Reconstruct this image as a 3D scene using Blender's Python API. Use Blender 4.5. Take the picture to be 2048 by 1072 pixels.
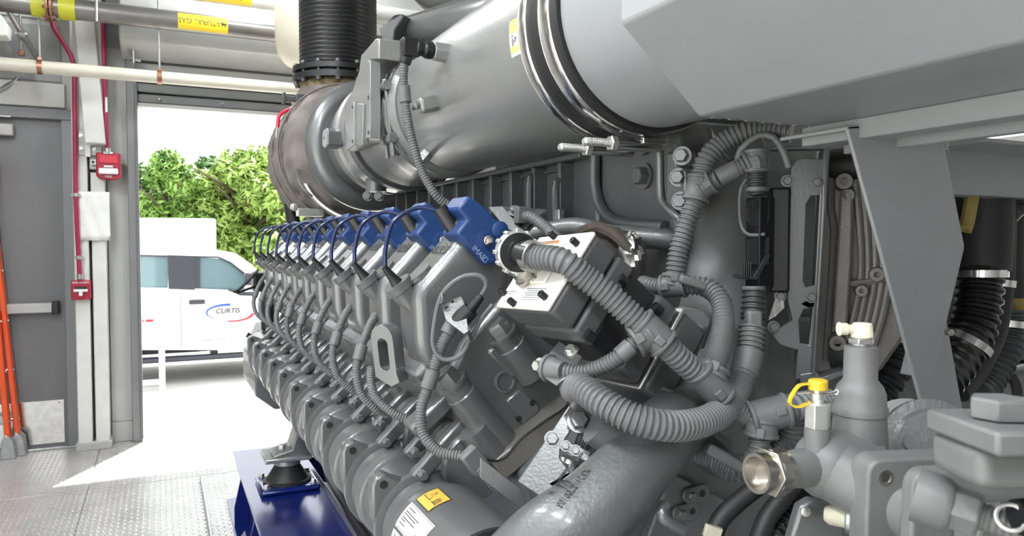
import bpy, math, random
from mathutils import Vector as V, Matrix
from mathutils.geometry import tessellate_polygon
random.seed(7)
for o in list(bpy.data.objects): bpy.data.objects.remove(o)
SC = bpy.context.scene
COL = SC.collection
# ---------------------------------------------------------------- camera
F = 1480.0; TH = math.radians(25.3); PT = math.atan(55/1480.0); H = 1.3
cam = bpy.data.cameras.new('camera'); co = bpy.data.objects.new('camera', cam); COL.objects.link(co)
cam.sensor_width = 36; cam.lens = F/2048*36; cam.clip_start = .02; cam.clip_end = 300
co.location = (0, 0, H); co.rotation_euler = (math.pi/2-PT, 0, -TH)
cam.dof.use_dof = True; cam.dof.focus_distance = 1.35; cam.dof.aperture_fstop = 15
SC.camera = co
# ---------------------------------------------------------------- world, sun, exposure
w = bpy.data.worlds.new('world'); SC.world = w; w.use_nodes = True
bg = w.node_tree.nodes['Background']; bg.inputs[0].default_value = (.93, .97, 1, 1); bg.inputs[1].default_value = 1.35
sun = bpy.data.lights.new('sun', 'SUN'); sun.energy = 7; sun.angle = math.radians(.6); sun.color = (1, .97, .9)
so = bpy.data.objects.new('sun', sun); COL.objects.link(so)
so.rotation_euler = V((-.246, -.461, -1)).to_track_quat('-Z', 'Y').to_euler()
so.location = (3, 12, 20)
VSET = SC.view_settings; VSET.view_transform = 'Standard'; VSET.look = 'None'; VSET.gamma = 1; VSET.use_curve_mapping = False
VSET.exposure = 1.02
# ---------------------------------------------------------------- pixel rays (2048x1072 frame)
c_, s_, cp, sp = math.cos(TH), math.sin(TH), math.cos(PT), math.sin(PT)
RT = V((c_, -s_, 0)); FW = V((s_*cp, c_*cp, -sp)); UP = V((s_*sp, c_*sp, cp)); CAM = V((0, 0, H))
def ray(x, y): return FW+RT*((x-1024)/F)+UP*((536-y)/F)
def D(x, y, d): return CAM+ray(x, y)*d
def oX(x, y, X): r = ray(x, y); return CAM+r*(X/r.x)
def oY(x, y, Y): r = ray(x, y); return CAM+r*(Y/r.y)
def oZ(x, y, Z): r = ray(x, y); return CAM+r*((Z-H)/r.z)
def oP(x, y, p, n): r = ray(x, y); return CAM+r*((V(p)-CAM).dot(n)/r.dot(n))
def oC(x, y, cx, cz, r):
    q = ray(x, y); a = q.x**2+q.z**2; b = 2*(-q.x*cx+q.z*(H-cz)); c = cx*cx+(H-cz)**2-r*r
    return CAM+q*((-b-math.sqrt(b*b-4*a*c))/(2*a))
def DD(*pts): return [D(*p) for p in pts]
# ---------------------------------------------------------------- materials
MAT = {}
def mat(name, col, rough=.5, metal=0, bump=0, bscale=200, var=0, vscale=8, coat=0, emit=None, trans=0, col2=None, alpha=None, ior=1.5):
    m = bpy.data.materials.new(name); m.use_nodes = True; nt = m.node_tree; b = nt.nodes['Principled BSDF']
    b.inputs['Base Color'].default_value = (*col, 1); b.inputs['Roughness'].default_value = rough
    b.inputs['Metallic'].default_value = metal; b.inputs['IOR'].default_value = ior
    if coat: b.inputs['Coat Weight'].default_value = coat; b.inputs['Coat Roughness'].default_value = .12
    if trans: b.inputs['Transmission Weight'].default_value = trans
    if emit: b.inputs['Emission Color'].default_value = (*emit[0], 1); b.inputs['Emission Strength'].default_value = emit[1]
    tc = nt.nodes.new('ShaderNodeTexCoord')
    if var or col2:
        n = nt.nodes.new('ShaderNodeTexNoise'); n.inputs['Scale'].default_value = vscale; n.inputs['Detail'].default_value = 6
        nt.links.new(tc.outputs['Object'], n.inputs['Vector'])
        r = nt.nodes.new('ShaderNodeValToRGB'); r.color_ramp.elements[0].position = .32; r.color_ramp.elements[1].position = .68
        c1 = tuple(q*(1-var) for q in col); c2 = col2 or tuple(min(1, q*(1+var)) for q in col)
        r.color_ramp.elements[0].color = (*c1, 1); r.color_ramp.elements[1].color = (*c2, 1)
        nt.links.new(n.outputs['Fac'], r.inputs['Fac']); nt.links.new(r.outputs['Color'], b.inputs['Base Color'])
    if bump:
        n = nt.nodes.new('ShaderNodeTexNoise'); n.inputs['Scale'].default_value = bscale; n.inputs['Detail'].default_value = 2
        nt.links.new(tc.outputs['Object'], n.inputs['Vector'])
        bp = nt.nodes.new('ShaderNodeBump'); bp.inputs['Strength'].default_value = bump; bp.inputs['Distance'].default_value = .002
        nt.links.new(n.outputs['Fac'], bp.inputs['Height']); nt.links.new(bp.outputs['Normal'], b.inputs['Normal'])
    MAT[name] = m; return m
mat('paint', (.15, .157, .158), .3, .45, .18, 260, .05, 12, .35)
mat('paint_cast', (.126, .134, .136), .4, .3, .4, 170, .07, 20, .25)
mat('paint_valve', (.145, .15, .149), .48, .05, .15, 200, .06, 25)
mat('paint_duct', (.27, .276, .274), .3, .4, .3, 320, .05, 6, .25)
mat('paint_box', (.275, .289, .296), .45, .05, .08, 400, .03, 5)
mat('conduit', (.12, .126, .128), .48, 0, .1, 300, .06, 40)
mat('conduit_dark', (.035, .036, .04), .45, 0, .1, 300)
mat('coil_blue', (.011, .042, .15), .38, 0, .06, 300, .08, 30)
mat('cable_blue', (.005, .014, .07), .25)
mat('skid_blue', (.005, .013, .12), .18, .1, .05, 60, .2, 8, .4)
mat('rubber', (.012, .012, .013), .55, 0, .1, 200)
mat('black', (.01, .01, .012), .35)
mat('black_gloss', (.008, .008, .009), .25, 0, .2, 60)
mat('steel', (.72, .71, .69), .18, 1, .05, 200, .1, 30)
mat('steel_dull', (.45, .45, .44), .4, 1, .1, 200, .1, 30)
mat('zinc', (.7, .7, .67), .3, .85, .08, 120, .12, 25)
mat('brass_nickel', (.42, .4, .365), .3, 1, .05, 120, .1, 30)
mat('cast_alu', (.2, .19, .175), .5, .35, .35, 160, .12, 14)
mat('alu_face', (.74, .72, .67), .4, .1, .08, 200, .05, 40)
mat('box_dark', (.075, .078, .08), .42, .1, .1, 250, .1, 20)
mat('jacket', (.17, .152, .138), .85, 0, .6, 90, .25, 9)
mat('fibre', (.16, .13, .07), .95, 0, .6, 200, .4, 60)
mat('foil', (.3, .29, .28), .35, 1, .8, 55)
mat('wood_cloth', (.045, .038, .03), .9, 0, .6, 90, .35, 30)
mat('yellow', (.85, .62, .03), .45); mat('yellow_plastic', (.68, .47, .03), .45)
mat('label_yellow', (.58, .38, .06), .4); mat('label_pale', (.75, .68, .2), .4)
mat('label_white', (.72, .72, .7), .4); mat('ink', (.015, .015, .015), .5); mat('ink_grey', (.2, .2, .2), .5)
mat('label_orange', (.55, .22, .06), .5); mat('coil_print', (.25, .34, .48), .5)
mat('cap_dull', (.42, .4, .31), .5, 0, .1, 90, .15, 40)
mat('ivory', (.72, .66, .5), .42, 0, .05, 100, .04, 50)
mat('red', (.33, .006, .03), .35, 0, .05, 90); mat('red_conduit', (.3, .012, .06), .4, 0, .05, 90, .08, 20)
mat('red_bright', (.6, .02, .05), .4)
mat('orange', (.72, .085, .018), .45, 0, .1, 120, .06, 20)
mat('wall_paint', (.5, .5, .485), .5, 0, .05, 90, .04, 4)
mat('wall_grey', (.33, .335, .33), .5, 0, .05, 90, .05, 5)
mat('column_white', (.62, .62, .595), .5, 0, .1, 60, .06, 9)
mat('column_grey', (.4, .4, .385), .45, .1, .05, 90, .05, 7)
mat('door_grey', (.15, .152, .157), .45, .1, .08, 160, .06, 3)
mat('frame_grey', (.19, .195, .2), .42, .1, .05, 90, .05, 6)
mat('galv', (.42, .43, .43), .38, .8, .1, 60, .12, 30)
mat('pipe_cream', (.56, .53, .45), .4, 0, .05, 60, .03, 6)
mat('pipe_grey', (.2, .19, .18), .35, .6, .1, 40, .1, 10)
mat('tank_cream', (.66, .62, .5), .45, 0, .05, 40, .06, 3)
mat('copper', (.3, .15, .1), .4, .8, .2, 80, .2, 40)
mat('wrap_yellow', (.5, .5, .03), .4)
mat('tread', (.42, .41, .395), .3, .35, .1, 90, .1, 5)
mat('concrete', (.62, .6, .56), .85, 0, .3, 30, .08, 2)
mat('asphalt', (.3, .3, .3), .9, 0, .3, 60, .1, 3)
mat('truck_white', (.85, .86, .88), .25, 0, 0, 1, 0, 1, .5)
mat('truck_dark', (.03, .033, .045), .4); mat('truck_glass', (.16, .24, .27), .06, .25)
mat('logo_blue', (.02, .08, .65), .4); mat('logo_red', (.65, .03, .04), .4); mat('logo_pale', (.35, .4, .6), .5)
mat('leaf_a', (.11, .25, .035), .5, 0, 0, 1, .3, 3, 0, None, 0, (.24, .4, .07)); mat('leaf_b', (.2, .34, .05), .5, 0, 0, 1, .3, 3, 0, None, 0, (.36, .5, .11))
mat('leaf_c', (.05, .14, .035), .5, 0, 0, 1, .3, 3, 0, None, 0, (.13, .25, .05)); mat('bark', (.1, .075, .05), .9, 0, .5, 20, .3, 10)
for k in ('leaf_a', 'leaf_b', 'leaf_c'):
    MAT[k].node_tree.nodes['Principled BSDF'].inputs['Transmission Weight'].default_value = .0
    MAT[k].node_tree.nodes['Principled BSDF'].inputs['Subsurface Weight'].default_value = .0
mat('lamp', (.9, .9, .9), .5, emit=((.95, .98, 1), 52))
mat('strobe_lens', (.8, .8, .8), .1, 0, .3, 40); mat('paper', (.76, .76, .73), .8, 0, .8, 25, .05, 8)
mat('yellow_old', (.27, .2, .05), .6, 0, .2, 80, .2, 20)
# ---------------------------------------------------------------- mesh builder
def basis(d):
    d = V(d).normalized(); a = V((0, 0, 1)) if abs(d.z) < .9 else V((1, 0, 0))
    u = a.cross(d).normalized(); return u, d.cross(u).normalized(), d
def smoothpath(pts, step):
    pts = [V(p) for p in pts]
    if len(pts) == 2: pts = [pts[0], (pts[0]+pts[1])/2, pts[1]]
    P = [pts[0]*2-pts[1]]+pts+[pts[-1]*2-pts[-2]]; out = []
    for i in range(1, len(P)-2):
        n = max(2, int((P[i+1]-P[i]).length/step))
        for j in range(n):
            t = j/n; t2 = t*t; t3 = t2*t
            out.append(.5*((2*P[i])+(-P[i-1]+P[i+1])*t+(2*P[i-1]-5*P[i]+4*P[i+1]-P[i+2])*t2+(-P[i-1]+3*P[i]-3*P[i+1]+P[i+2])*t3))
    out.append(pts[-1]); return out
def resample(pts, step):
    out = [pts[0]]; acc = 0
    for a, b in zip(pts, pts[1:]):
        L = (b-a).length
        while acc+L >= step:
            t = (step-acc)/L; a = a.lerp(b, t); out.append(a.copy()); L = (b-a).length; acc = 0
            if L < 1e-9: break
        acc += L
    return out
class MB:
    def __init__(s): s.v = []; s.f = []
    def add(s, vs, fs):
        k = len(s.v); s.v += [V(p) for p in vs]; s.f += [tuple(i+k for i in f) for f in fs]; return s
    def box(s, c, size, ax=None):
        c = V(c); u, v, w = ax or (V((1, 0, 0)), V((0, 1, 0)), V((0, 0, 1))); h = [q/2 for q in size]
        vs = [c+u*(h[0]*i)+v*(h[1]*j)+w*(h[2]*k) for i in (-1, 1) for j in (-1, 1) for k in (-1, 1)]
        return s.add(vs, [(0, 1, 3, 2), (4, 6, 7, 5), (0, 4, 5, 1), (2, 3, 7, 6), (0, 2, 6, 4), (1, 5, 7, 3)])
    def bx(s, x0, x1, y0, y1, z0, z1): return s.box(((x0+x1)/2, (y0+y1)/2, (z0+z1)/2), (x1-x0, y1-y0, z1-z0))
    def rings(s, R, cap=True, closed=False):
        n = len(R[0]); vs = [p for r in R for p in r]; fs = []
        m = len(R)
        for i in range(m if closed else m-1):
            a = i*n; b = ((i+1) % m)*n
            for j in range(n): k = (j+1) % n; fs.append((a+j, a+k, b+k, b+j))
        if cap and not closed: fs.append(tuple(range(n-1, -1, -1))); fs.append(tuple(range((m-1)*n, m*n)))
        return s.add(vs, fs)
    def lathe(s, o, d, prof, n=24, cap=True, ph=0):
        u, v, w = basis(d); o = V(o); cs = [(math.cos(2*math.pi*i/n+ph), math.sin(2*math.pi*i/n+ph)) for i in range(n)]
        return s.rings([[o+w*t+(u*a+v*b)*max(r, 1e-5) for a, b in cs] for t, r in prof], cap)
    def cyl(s, p0, p1, r0, r1=None, n=20, cap=True):
        p0 = V(p0); d = V(p1)-p0; return s.lathe(p0, d, [(0, r0), (d.length, r0 if r1 is None else r1)], n, cap)
    def pipe(s, p0, p1, ro, ri, n=24):
        p0 = V(p0); d = V(p1)-p0; L = d.length; u, v, w = basis(d)
        cs = [(math.cos(2*math.pi*i/n), math.sin(2*math.pi*i/n)) for i in range(n)]
        return s.rings([[p0+w*t+(u*a+v*b)*r for a, b in cs] for t, r in ((0, ri), (0, ro), (L, ro), (L, ri))], False, True)
    def sweep(s, pts, rad, n=12, cap=True):
        R = []; t0 = (pts[1]-pts[0]).normalized(); u, v, _ = basis(t0); m = len(pts)
        cs = [(math.cos(2*math.pi*i/n), math.sin(2*math.pi*i/n)) for i in range(n)]
        for i, p in enumerate(pts):
            t = (pts[min(i+1, m-1)]-pts[max(i-1, 0)]).normalized()
            u = (u-t*u.dot(t)).normalized(); v = t.cross(u)
            r = rad(i, m) if callable(rad) else rad
            R.append([p+(u*a+v*b)*r for a, b in cs])
        return s.rings(R, cap)
    def tube(s, pts, r, n=12, step=.012): return s.sweep(smoothpath(pts, step), r, n)
    def taper(s, pts, r0, r1, n=16, step=.012):
        return s.sweep(smoothpath(pts, step), lambda i, m: r0+(r1-r0)*i/(m-1), n)
    def corr(s, pts, r, pitch=None, depth=.16, n=14):
        pitch = pitch or max(.0052, r*.46); q = resample(smoothpath(pts, pitch/4), pitch/4)
        return s.sweep(q, lambda i, m: r*(1, 1, 1-depth, 1-depth)[i % 4], n)
    def prism(s, poly, vec, holes=()):
        vec = V(vec); loops = [[V(p) for p in poly]]+[[V(p) for p in h] for h in holes]
        flat = [p for l in loops for p in l]; n = len(flat)
        tr = tessellate_polygon(loops) if holes else [tuple(range(n))]
        fs = [tuple(t) for t in tr]+[tuple(i+n for i in reversed(t)) for t in tr]; k = 0
        for l in loops:
            m = len(l)
            for i in range(m): j = (i+1) % m; fs.append((k+i, k+j, k+j+n, k+i+n))
            k += m
        return s.add(flat+[p+vec for p in flat], fs)
    def hexa(s, p, d, r, h, washer=True):
        u, v, w = basis(d); p = V(p); z = 0
        if washer: s.lathe(p, d, [(0, r*1.35), (h*.18, r*1.35)], 16); z = h*.18
        s.lathe(p, d, [(z, r), (h*.85, r), (h, r*.86)], 6); return s
    def ball(s, c, r, n=14, sc=(1, 1, 1)):
        c = V(c); R = []
        for i in range(n//2+1):
            a = math.pi*i/(n//2); q = max(math.sin(a), 1e-4)
            R.append([c+V((r*sc[0]*q*math.cos(2*math.pi*j/n), r*sc[1]*q*math.sin(2*math.pi*j/n), r*sc[2]*math.cos(a))) for j in range(n)])
        return s.rings(R, False)
    def torus(s, c, d, R, r, n=48, m=12, a0=0, a1=2*math.pi):
        u, v, w = basis(d); c = V(c); full = abs(a1-a0-2*math.pi) < 1e-6; rr = []
        for i in range(n if full else n+1):
            a = a0+(a1-a0)*i/n; e = u*math.cos(a)+v*math.sin(a)
            rr.append([c+e*(R+r*math.cos(2*math.pi*j/m))+w*(r*math.sin(2*math.pi*j/m)) for j in range(m)])
        return s.rings(rr, True, full)
ORG = {}
def _mk(mb, name, m, org, bev, seg, ang):
    me = bpy.data.meshes.new(name); me.from_pydata([p-org for p in mb.v], [], mb.f)
    import bmesh
    bm = bmesh.new(); bm.from_mesh(me); bmesh.ops.recalc_face_normals(bm, faces=bm.faces); bm.to_mesh(me); bm.free()
    me.materials.append(MAT[m]); o = bpy.data.objects.new(name, me); COL.objects.link(o)
    me.polygons.foreach_set('use_smooth', [True]*len(me.polygons)); me.set_sharp_from_angle(angle=math.radians(ang))
    if bev:
        b = o.modifiers.new('bevel', 'BEVEL'); b.width = bev; b.segments = seg; b.limit_method = 'ANGLE'; b.angle_limit = math.radians(34)
        b.harden_normals = False
    return o
def thing(name, label, cat, org, group=None):
    o = bpy.data.objects.new(name, None); COL.objects.link(o); o.location = org; o.empty_display_size = .05
    o['label'] = label; o['category'] = cat
    if group: o['group'] = group
    ORG[o] = V(org); return o
def part(mb, name, m, parent, bev=0, seg=2, ang=38, label=None):
    o = _mk(mb, name, m, ORG[parent], bev, seg, ang); o.parent = parent; ORG[o] = ORG[parent]
    if label: o['label'] = label
    return o
def solo(mb, name, m, label, cat, group=None, bev=0, seg=2, ang=38):
    lo = V((sum(p.x for p in mb.v)/len(mb.v), sum(p.y for p in mb.v)/len(mb.v), min(p.z for p in mb.v)))
    o = _mk(mb, name, m, lo, bev, seg, ang); o.location = lo; ORG[o] = lo; o['label'] = label; o['category'] = cat
    if group: o['group'] = group
    return o
def struct(mb, name, m, label=None, cat=None, bev=0):
    o = _mk(mb, name, m, V((0, 0, 0)), bev, 2, 38); ORG[o] = V((0, 0, 0)); o['kind'] = 'structure'
    if label: o['label'] = label; o['category'] = cat
    return o
def copytree(o, parent=None, off=(0, 0, 0)):
    c = o.copy(); COL.objects.link(c); c.parent = parent; c.location = V(o.location)+V(off)
    for ch in o.children: copytree(ch, c)
    return c
def textmesh(txt, size, align='CENTER', extrude=0, shear=0, bold=0):
    cu = bpy.data.curves.new('t', 'FONT'); cu.body = txt; cu.size = size; cu.align_x = align; cu.align_y = 'CENTER'; cu.extrude = extrude; cu.shear = shear; cu.offset = bold*size
    o = bpy.data.objects.new('t', cu); COL.objects.link(o); bpy.context.view_layer.update()
    me = bpy.data.meshes.new_from_object(o.evaluated_get(bpy.context.evaluated_depsgraph_get()))
    vs = [v.co.copy() for v in me.vertices]; fs = [tuple(p.vertices) for p in me.polygons]
    bpy.data.objects.remove(o); bpy.data.curves.remove(cu); bpy.data.meshes.remove(me); return vs, fs
def text(mb, txt, size, c, u, v, extrude=0, fn=None, **k):
    vs, fs = textmesh(txt, size, extrude=extrude, **k); c = V(c); u = V(u).normalized(); v = V(v).normalized(); w = u.cross(v)
    mb.add([fn(p) if fn else c+u*p.x+v*p.y+w*(p.z+.0006) for p in vs], fs); return mb
X, Y, Z = V((1, 0, 0)), V((0, 1, 0)), V((0, 0, 1))
def xz(y, pts): return [V((a, y, b)) for a, b in pts]
def arc(cx, cy, r, a0, a1, n): return [(cx+r*math.cos(math.radians(a0+(a1-a0)*i/n)), cy+r*math.sin(math.radians(a0+(a1-a0)*i/n))) for i in range(n+1)]
# ================================================================= the room
WY = 5.4; XL, XR, YB, ZC = -1.8, 3.1, -2.8, 3.3
m = MB(); m.bx(XL, XR, YB, WY+.12, -.12, -.008)
floor = struct(m, 'floor', 'galv', 'steel tread plate floor of the engine enclosure', 'floor')
xs = [XL, -.37, .85, 2.07, XR]; ys = [YB, -.4, 2.0, 4.4, WY+.1]
for i in range(4):
    for j in range(4):
        m = MB(); m.bx(xs[i]+.003, xs[i+1]-.003, ys[j]+.003, ys[j+1]-.003, -.008, 0)
        part(m, 'floor_plate', 'tread', floor, .001, 1)
def lugs(x0, x1, y0, y1, p=.026):
    m = MB(); a, b, h = .0115, .0036, .0022
    for i in range(int((x1-x0)/p)):
        for j in range(int((y1-y0)/p)):
            x = x0+p*(i+.5); y = y0+p*(j+.5); dx, dy = (1, 0) if (i+j) % 2 else (0, 1)
            q = [(-a, 0), (-.5*a, -b), (.5*a, -b), (a, 0), (.5*a, b), (-.5*a, b)]
            vs = [(x+u*dx-v*dy, y+u*dy+v*dx, 0) for u, v in q]+[(x-.45*a*dx, y-.45*a*dy, h), (x+.45*a*dx, y+.45*a*dy, h)]
            m.add(vs, [(0, 1, 6), (1, 2, 7, 6), (2, 3, 7), (3, 4, 7), (4, 5, 6, 7), (5, 0, 6)])
    o = part(m, 'tread_lugs', 'tread', floor, 0, 1, 20); o['kind'] = 'stuff'
lugs(-1.0, .32, 3.2, 5.4); lugs(-1.0, -.1, 2.2, 3.2)
m = MB()   # far wall, pieces around the two openings
DX0, DX1, DZ = -1.46, -.549, 2.05; RX0, RX1, RZ = -.132, 2.1, 2.17
m.bx(XL, DX0, WY, WY+.12, 0, ZC); m.bx(DX0, DX1, WY, WY+.12, DZ, ZC); m.bx(DX1, RX0, WY, WY+.12, 0, ZC)
m.bx(RX0, RX1, WY, WY+.12, RZ, ZC); m.bx(RX1, XR, WY, WY+.12, 0, ZC)
wf = struct(m, 'wall_far', 'wall_paint', 'pale metal end wall with a steel door and an open roller door', 'wall')
p = MB(); p.bx(XL, -.53, WY-.03, WY, 2.12, 2.27); part(p, 'door_lintel', 'column_white', wf, .006)
p = MB(); p.bx(XL, -.55, WY-.012, WY, 2.28, 2.62); part(p, 'wall_panel', 'wall_grey', wf, .003)
p = MB(); p.bx(XL, -.55, WY-.02, WY, 2.66, 2.70); part(p, 'wall_batten', 'column_white', wf, .003)
p = MB(); p.bx(-.31, -.19, WY-.03, WY, .13, 2.9); part(p, 'wall_panel', 'column_grey', wf, .004)
p = MB(); p.bx(-.31, -.19, WY-.04, WY, 0, .13); part(p, 'wall_panel', 'column_grey', wf, .004)
p = MB(); p.bx(-.30, -.14, WY-.05, WY, 2.52, 2.95); part(p, 'wall_panel', 'frame_grey', wf, .004)
for x, z in ((-.215, 1.75), (-.215, .75), (-.215, 2.3)):
    p = MB(); p.lathe((x, WY-.03, z), (0, -1, 0), [(0, .008), (.004, .007), (.006, .003)], 10); part(p, 'screw', 'steel_dull', wf)
m = MB(); m.bx(XL-.12, XL, YB, -2.4, 0, ZC); m.bx(XL-.12, XL, 1.7, WY+.12, 0, ZC); m.bx(XL-.12, XL, -2.4, 1.7, 2.8, ZC)  # out of view; opening added and widened so sky light reaches the engine
struct(m, 'wall_left', 'wall_paint', 'pale unseen side wall with a wide opening added for daylight', 'wall')
m = MB(); m.bx(XR, XR+.12, YB, 1.25, 0, ZC); m.bx(XR, XR+.12, 2.1, WY+.12, 0, ZC); m.bx(XR, XR+.12, 1.25, 2.1, 2.3, ZC); m.bx(XR, XR+.12, 1.25, 2.1, 0, .3)
wr = struct(m, 'wall_right', 'wall_paint', 'pale side wall beyond the engine with a louvred opening', 'wall')
m = MB(); m.bx(XL-.12, XR+.12, YB-.12, YB, 0, ZC); struct(m, 'wall_back', 'wall_grey', 'grey end wall behind the camera', 'wall')
m = MB(); m.bx(XL-.12, XR+.12, YB-.12, WY+.12, ZC, ZC+.1); struct(m, 'ceiling', 'wall_paint', 'pale metal ceiling of the enclosure', 'ceiling')
# man door
m = MB(); m.bx(DX0, DX1, WY-.005, WY+.04, .01, DZ); d1 = struct(m, 'door_1', 'door_grey', 'grey steel door with push bar and metal kick plate', 'door', .003)
p = MB(); p.bx(DX1-.005, DX1+.055, WY-.05, WY-.001, 0, DZ-.005); p.bx(DX0-.055, DX0+.005, WY-.05, WY-.001, 0, DZ-.005); p.bx(DX0-.055, DX1+.055, WY-.05, WY-.001, DZ-.005, DZ+.06)
part(p, 'door_frame', 'frame_grey', d1, .004)
p = MB(); p.bx(DX1+.056, DX1+.075, WY-.02, WY, 0, DZ+.06); part(p, 'frame_edge', 'column_white', d1, .003)
p = MB(); p.bx(DX0+.03, DX1-.025, WY-.009, WY-.004, .03, .3); kp = part(p, 'kick_plate', 'steel', d1, .001)
for x in (-1.4, -1.1, -.85, -.6):
    p = MB(); p.lathe((x, WY-.009, .285), (0, -1, 0), [(0, .006), (.003, .003)], 8); part(p, 'screw', 'steel_dull', kp)
p = MB(); p.bx(-1.4, -.62, WY-.07, WY-.02, .855, .915); pb = part(p, 'push_bar', 'column_grey', d1, .006)
p = MB(); p.bx(-.62, -.585, WY-.075, WY-.005, .845, .925); p.bx(-1.44, -1.4, WY-.075, WY-.005, .845, .925); part(p, 'end_cap', 'black', pb, .005)
p = MB(); p.bx(-1.15, -.80, WY-.075, WY-.012, 1.93, 2.0); dc = part(p, 'door_closer', 'column_grey', d1, .006)
p = MB(); p.cyl((-.9, WY-.045, 2.0), (-.9, WY-.045, 2.04), .018, n=12); p.box((-1.0, WY-.05, 2.045), (.25, .022, .012)); p.box((-.86, WY-.05, 2.045), (.1, .03, .01)); part(p, 'closer_arm', 'steel_dull', dc, .002)
p = MB(); p.bx(DX0-.06, DX1+.06, WY-.06, WY+.02, 0, .012); part(p, 'threshold', 'galv', d1, .003)
# roller door
m = MB(); m.bx(-.19, RX0, WY-.09, WY+.1, 0, 2.5); d2 = struct(m, 'door_2', 'frame_grey', 'open roller door with the curtain wound up in its hood', 'door', .004)
p = MB(); p.bx(RX1, RX1+.06, WY-.09, WY+.1, 0, 2.5); part(p, 'door_jamb', 'frame_grey', d2, .004)
p = MB(); p.bx(-.145, RX0+.004, WY-.1, WY-.088, .02, 2.3); part(p, 'guide_rail', 'door_grey', d2, .003)
for k in range(4):
    z0 = RZ+.012+.065*k
    p = MB(); p.bx(RX0-.02, RX1, WY-.06-.014*(k % 2), WY+.02, z0+.004, z0+.06); part(p, 'curtain_slat', 'column_grey' if k > 1 else 'frame_grey', d2, .008, 3)
p = MB(); p.bx(RX0-.02, RX1, WY-.075, WY+.03, RZ-.012, RZ+.012); part(p, 'bottom_bar', 'wall_paint', d2, .004)
for x in (.0, .38, 1.0):
    p = MB(); p.lathe((x, WY-.075, RZ+.04), (0, -1, 0), [(0, .01), (.008, .008), (.01, .004)], 10); part(p, 'bolt', 'steel_dull', d2)
p = MB(); p.prism([(RX0-.08, WY, 2.5), (RX0-.08, WY-.1, 2.44), (RX0-.08, WY-.36, 2.5), (RX0-.08, WY-.4, 2.56), (RX0-.08, WY-.4, 2.86), (RX0-.08, WY, 2.9)], (2.36, 0, 0)); part(p, 'curtain_hood', 'column_grey', d2, .012)
p = MB(); p.box((-.14, WY-.2, 2.45), (.012, .1, .12)); p.cyl((-.145, WY-.22, 2.42), (-.1, WY-.22, 2.42), .012, n=10); part(p, 'hood_bracket', 'galv', d2, .003)
# column beside the man door (two white channels)
for x0, x1 in ((-.488, -.408), (-.392, -.315)):
    m = MB(); m.bx(x0, x1, WY-.16, WY, .03, 1.72 if x0 > -.4 else 2.95); t = struct(m, 'trim_1' if x0 < -.4 else 'trim_2', 'column_white', 'white steel channel standing against the far wall' + (' nearest the grey door' if x0 < -.4 else ' nearest the roller door'), 'channel', .006)
    p = MB(); p.bx(x0-.012, x1+.012, WY-.18, WY, 0, .05); part(p, 'base_shoe', 'column_grey', t, .004)
m = MB(); m.bx(-.398, -.315, WY-.14, WY, 1.74, 2.95); t = struct(m, 'trim_3', 'column_white', 'white steel channel standing above the wall clamp', 'channel', .006)
a = D(168, 22, 4.55); b = oY(192, 290, WY-.2); d = (b-a)
u, v, ww = basis(d); m = MB(); m.box((a+b)/2, (.11, .11, d.length), (X, ww.cross(X).normalized(), ww)); 
struct(m, 'trim_4', 'column_white', 'white square steel brace leaning from roof to far wall', 'brace', .006)
# paper wrap, clamp, strap on the column
m = MB(); n = 9
vs = []; fs = []
for i in range(n+1):
    for j in range(n+1):
        x = -.47+.18*i/n; z = 1.30+.30*j/n; vs.append((x, WY-.172-.006*math.sin(i*1.7+j*.9)-.004*math.sin(j*2.3-i), z))
for i in range(n):
    for j in range(n): k = i*(n+1)+j; fs.append((k, k+1, k+n+2, k+n+1))
m.add(vs, fs); o = solo(m, 'paper_sheet', 'paper', 'crumpled white paper sheet taped round the white wall channels', 'paper')
so_ = o.modifiers.new('s', 'SOLIDIFY'); so_.thickness = .002
m = MB(); m.bx(-.475, -.325, WY-.175, WY-.16, 1.82, 1.98); cl = solo(m, 'wall_clamp', 'column_grey', 'white bolted clamp plate on the channel behind red conduit', 'clamp', None, .004)
p = MB(); p.bx(-.415, -.385, WY-.2, WY-.175, 1.81, 1.99); part(p, 'clamp_bar', 'column_white', cl, .003)
for x, z in ((-.435, 1.86), (-.435, 1.94), (-.365, 1.86), (-.365, 1.94)):
    p = MB(); p.hexa((x, WY-.175, z), (0, -1, 0), .011, .014); part(p, 'bolt', 'steel_dull', cl)
m = MB(); m.bx(-.39, -.32, WY-.172, WY-.16, 1.765, 1.80); st = solo(m, 'strut_bracket', 'galv', 'slotted galvanised strut bracket carrying the red strobe', 'bracket', None, .002)
for x in (-.375, -.35, -.33):
    p = MB(); p.lathe((x, WY-.172, 1.782), (0, -1, 0), [(0, .009), (.002, .009)], 10); part(p, 'slot', 'ink', st)
# red conduits, strobe, pull station
def wy(pts, y): return [oY(a, b, y) for a, b in pts]
m = MB(); m.tube(wy([(104, 28), (106, 52), (128, 88), (146, 125), (149, 200), (152, 400), (160, 562)], WY-.2), .013, 12, .03)
rc = solo(m, 'red_conduit', 'red_conduit', 'red conduit with offset bend running down to the pull station', 'conduit')
for q in ((152, 390), (158, 515)):
    p = MB(); c = oY(*q, WY-.2); p.box(c+V((0, .012, 0)), (.05, .012, .02)); p.cyl(c-Z*.011, c+Z*.011, .017, n=12); part(p, 'conduit_strap', 'galv', rc, .002)
p = MB(); c = oY(160, 558, WY-.2); p.cyl(c, c+Z*.03, .018, n=12); part(p, 'coupling', 'galv', rc)
m = MB(); m.tube(wy([(206, 34), (210, 200), (215, 305)], WY-.2), .013, 12, .03)
rc = solo(m, 'red_conduit', 'red_conduit', 'straight red conduit dropping down to the red strobe', 'conduit')
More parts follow.
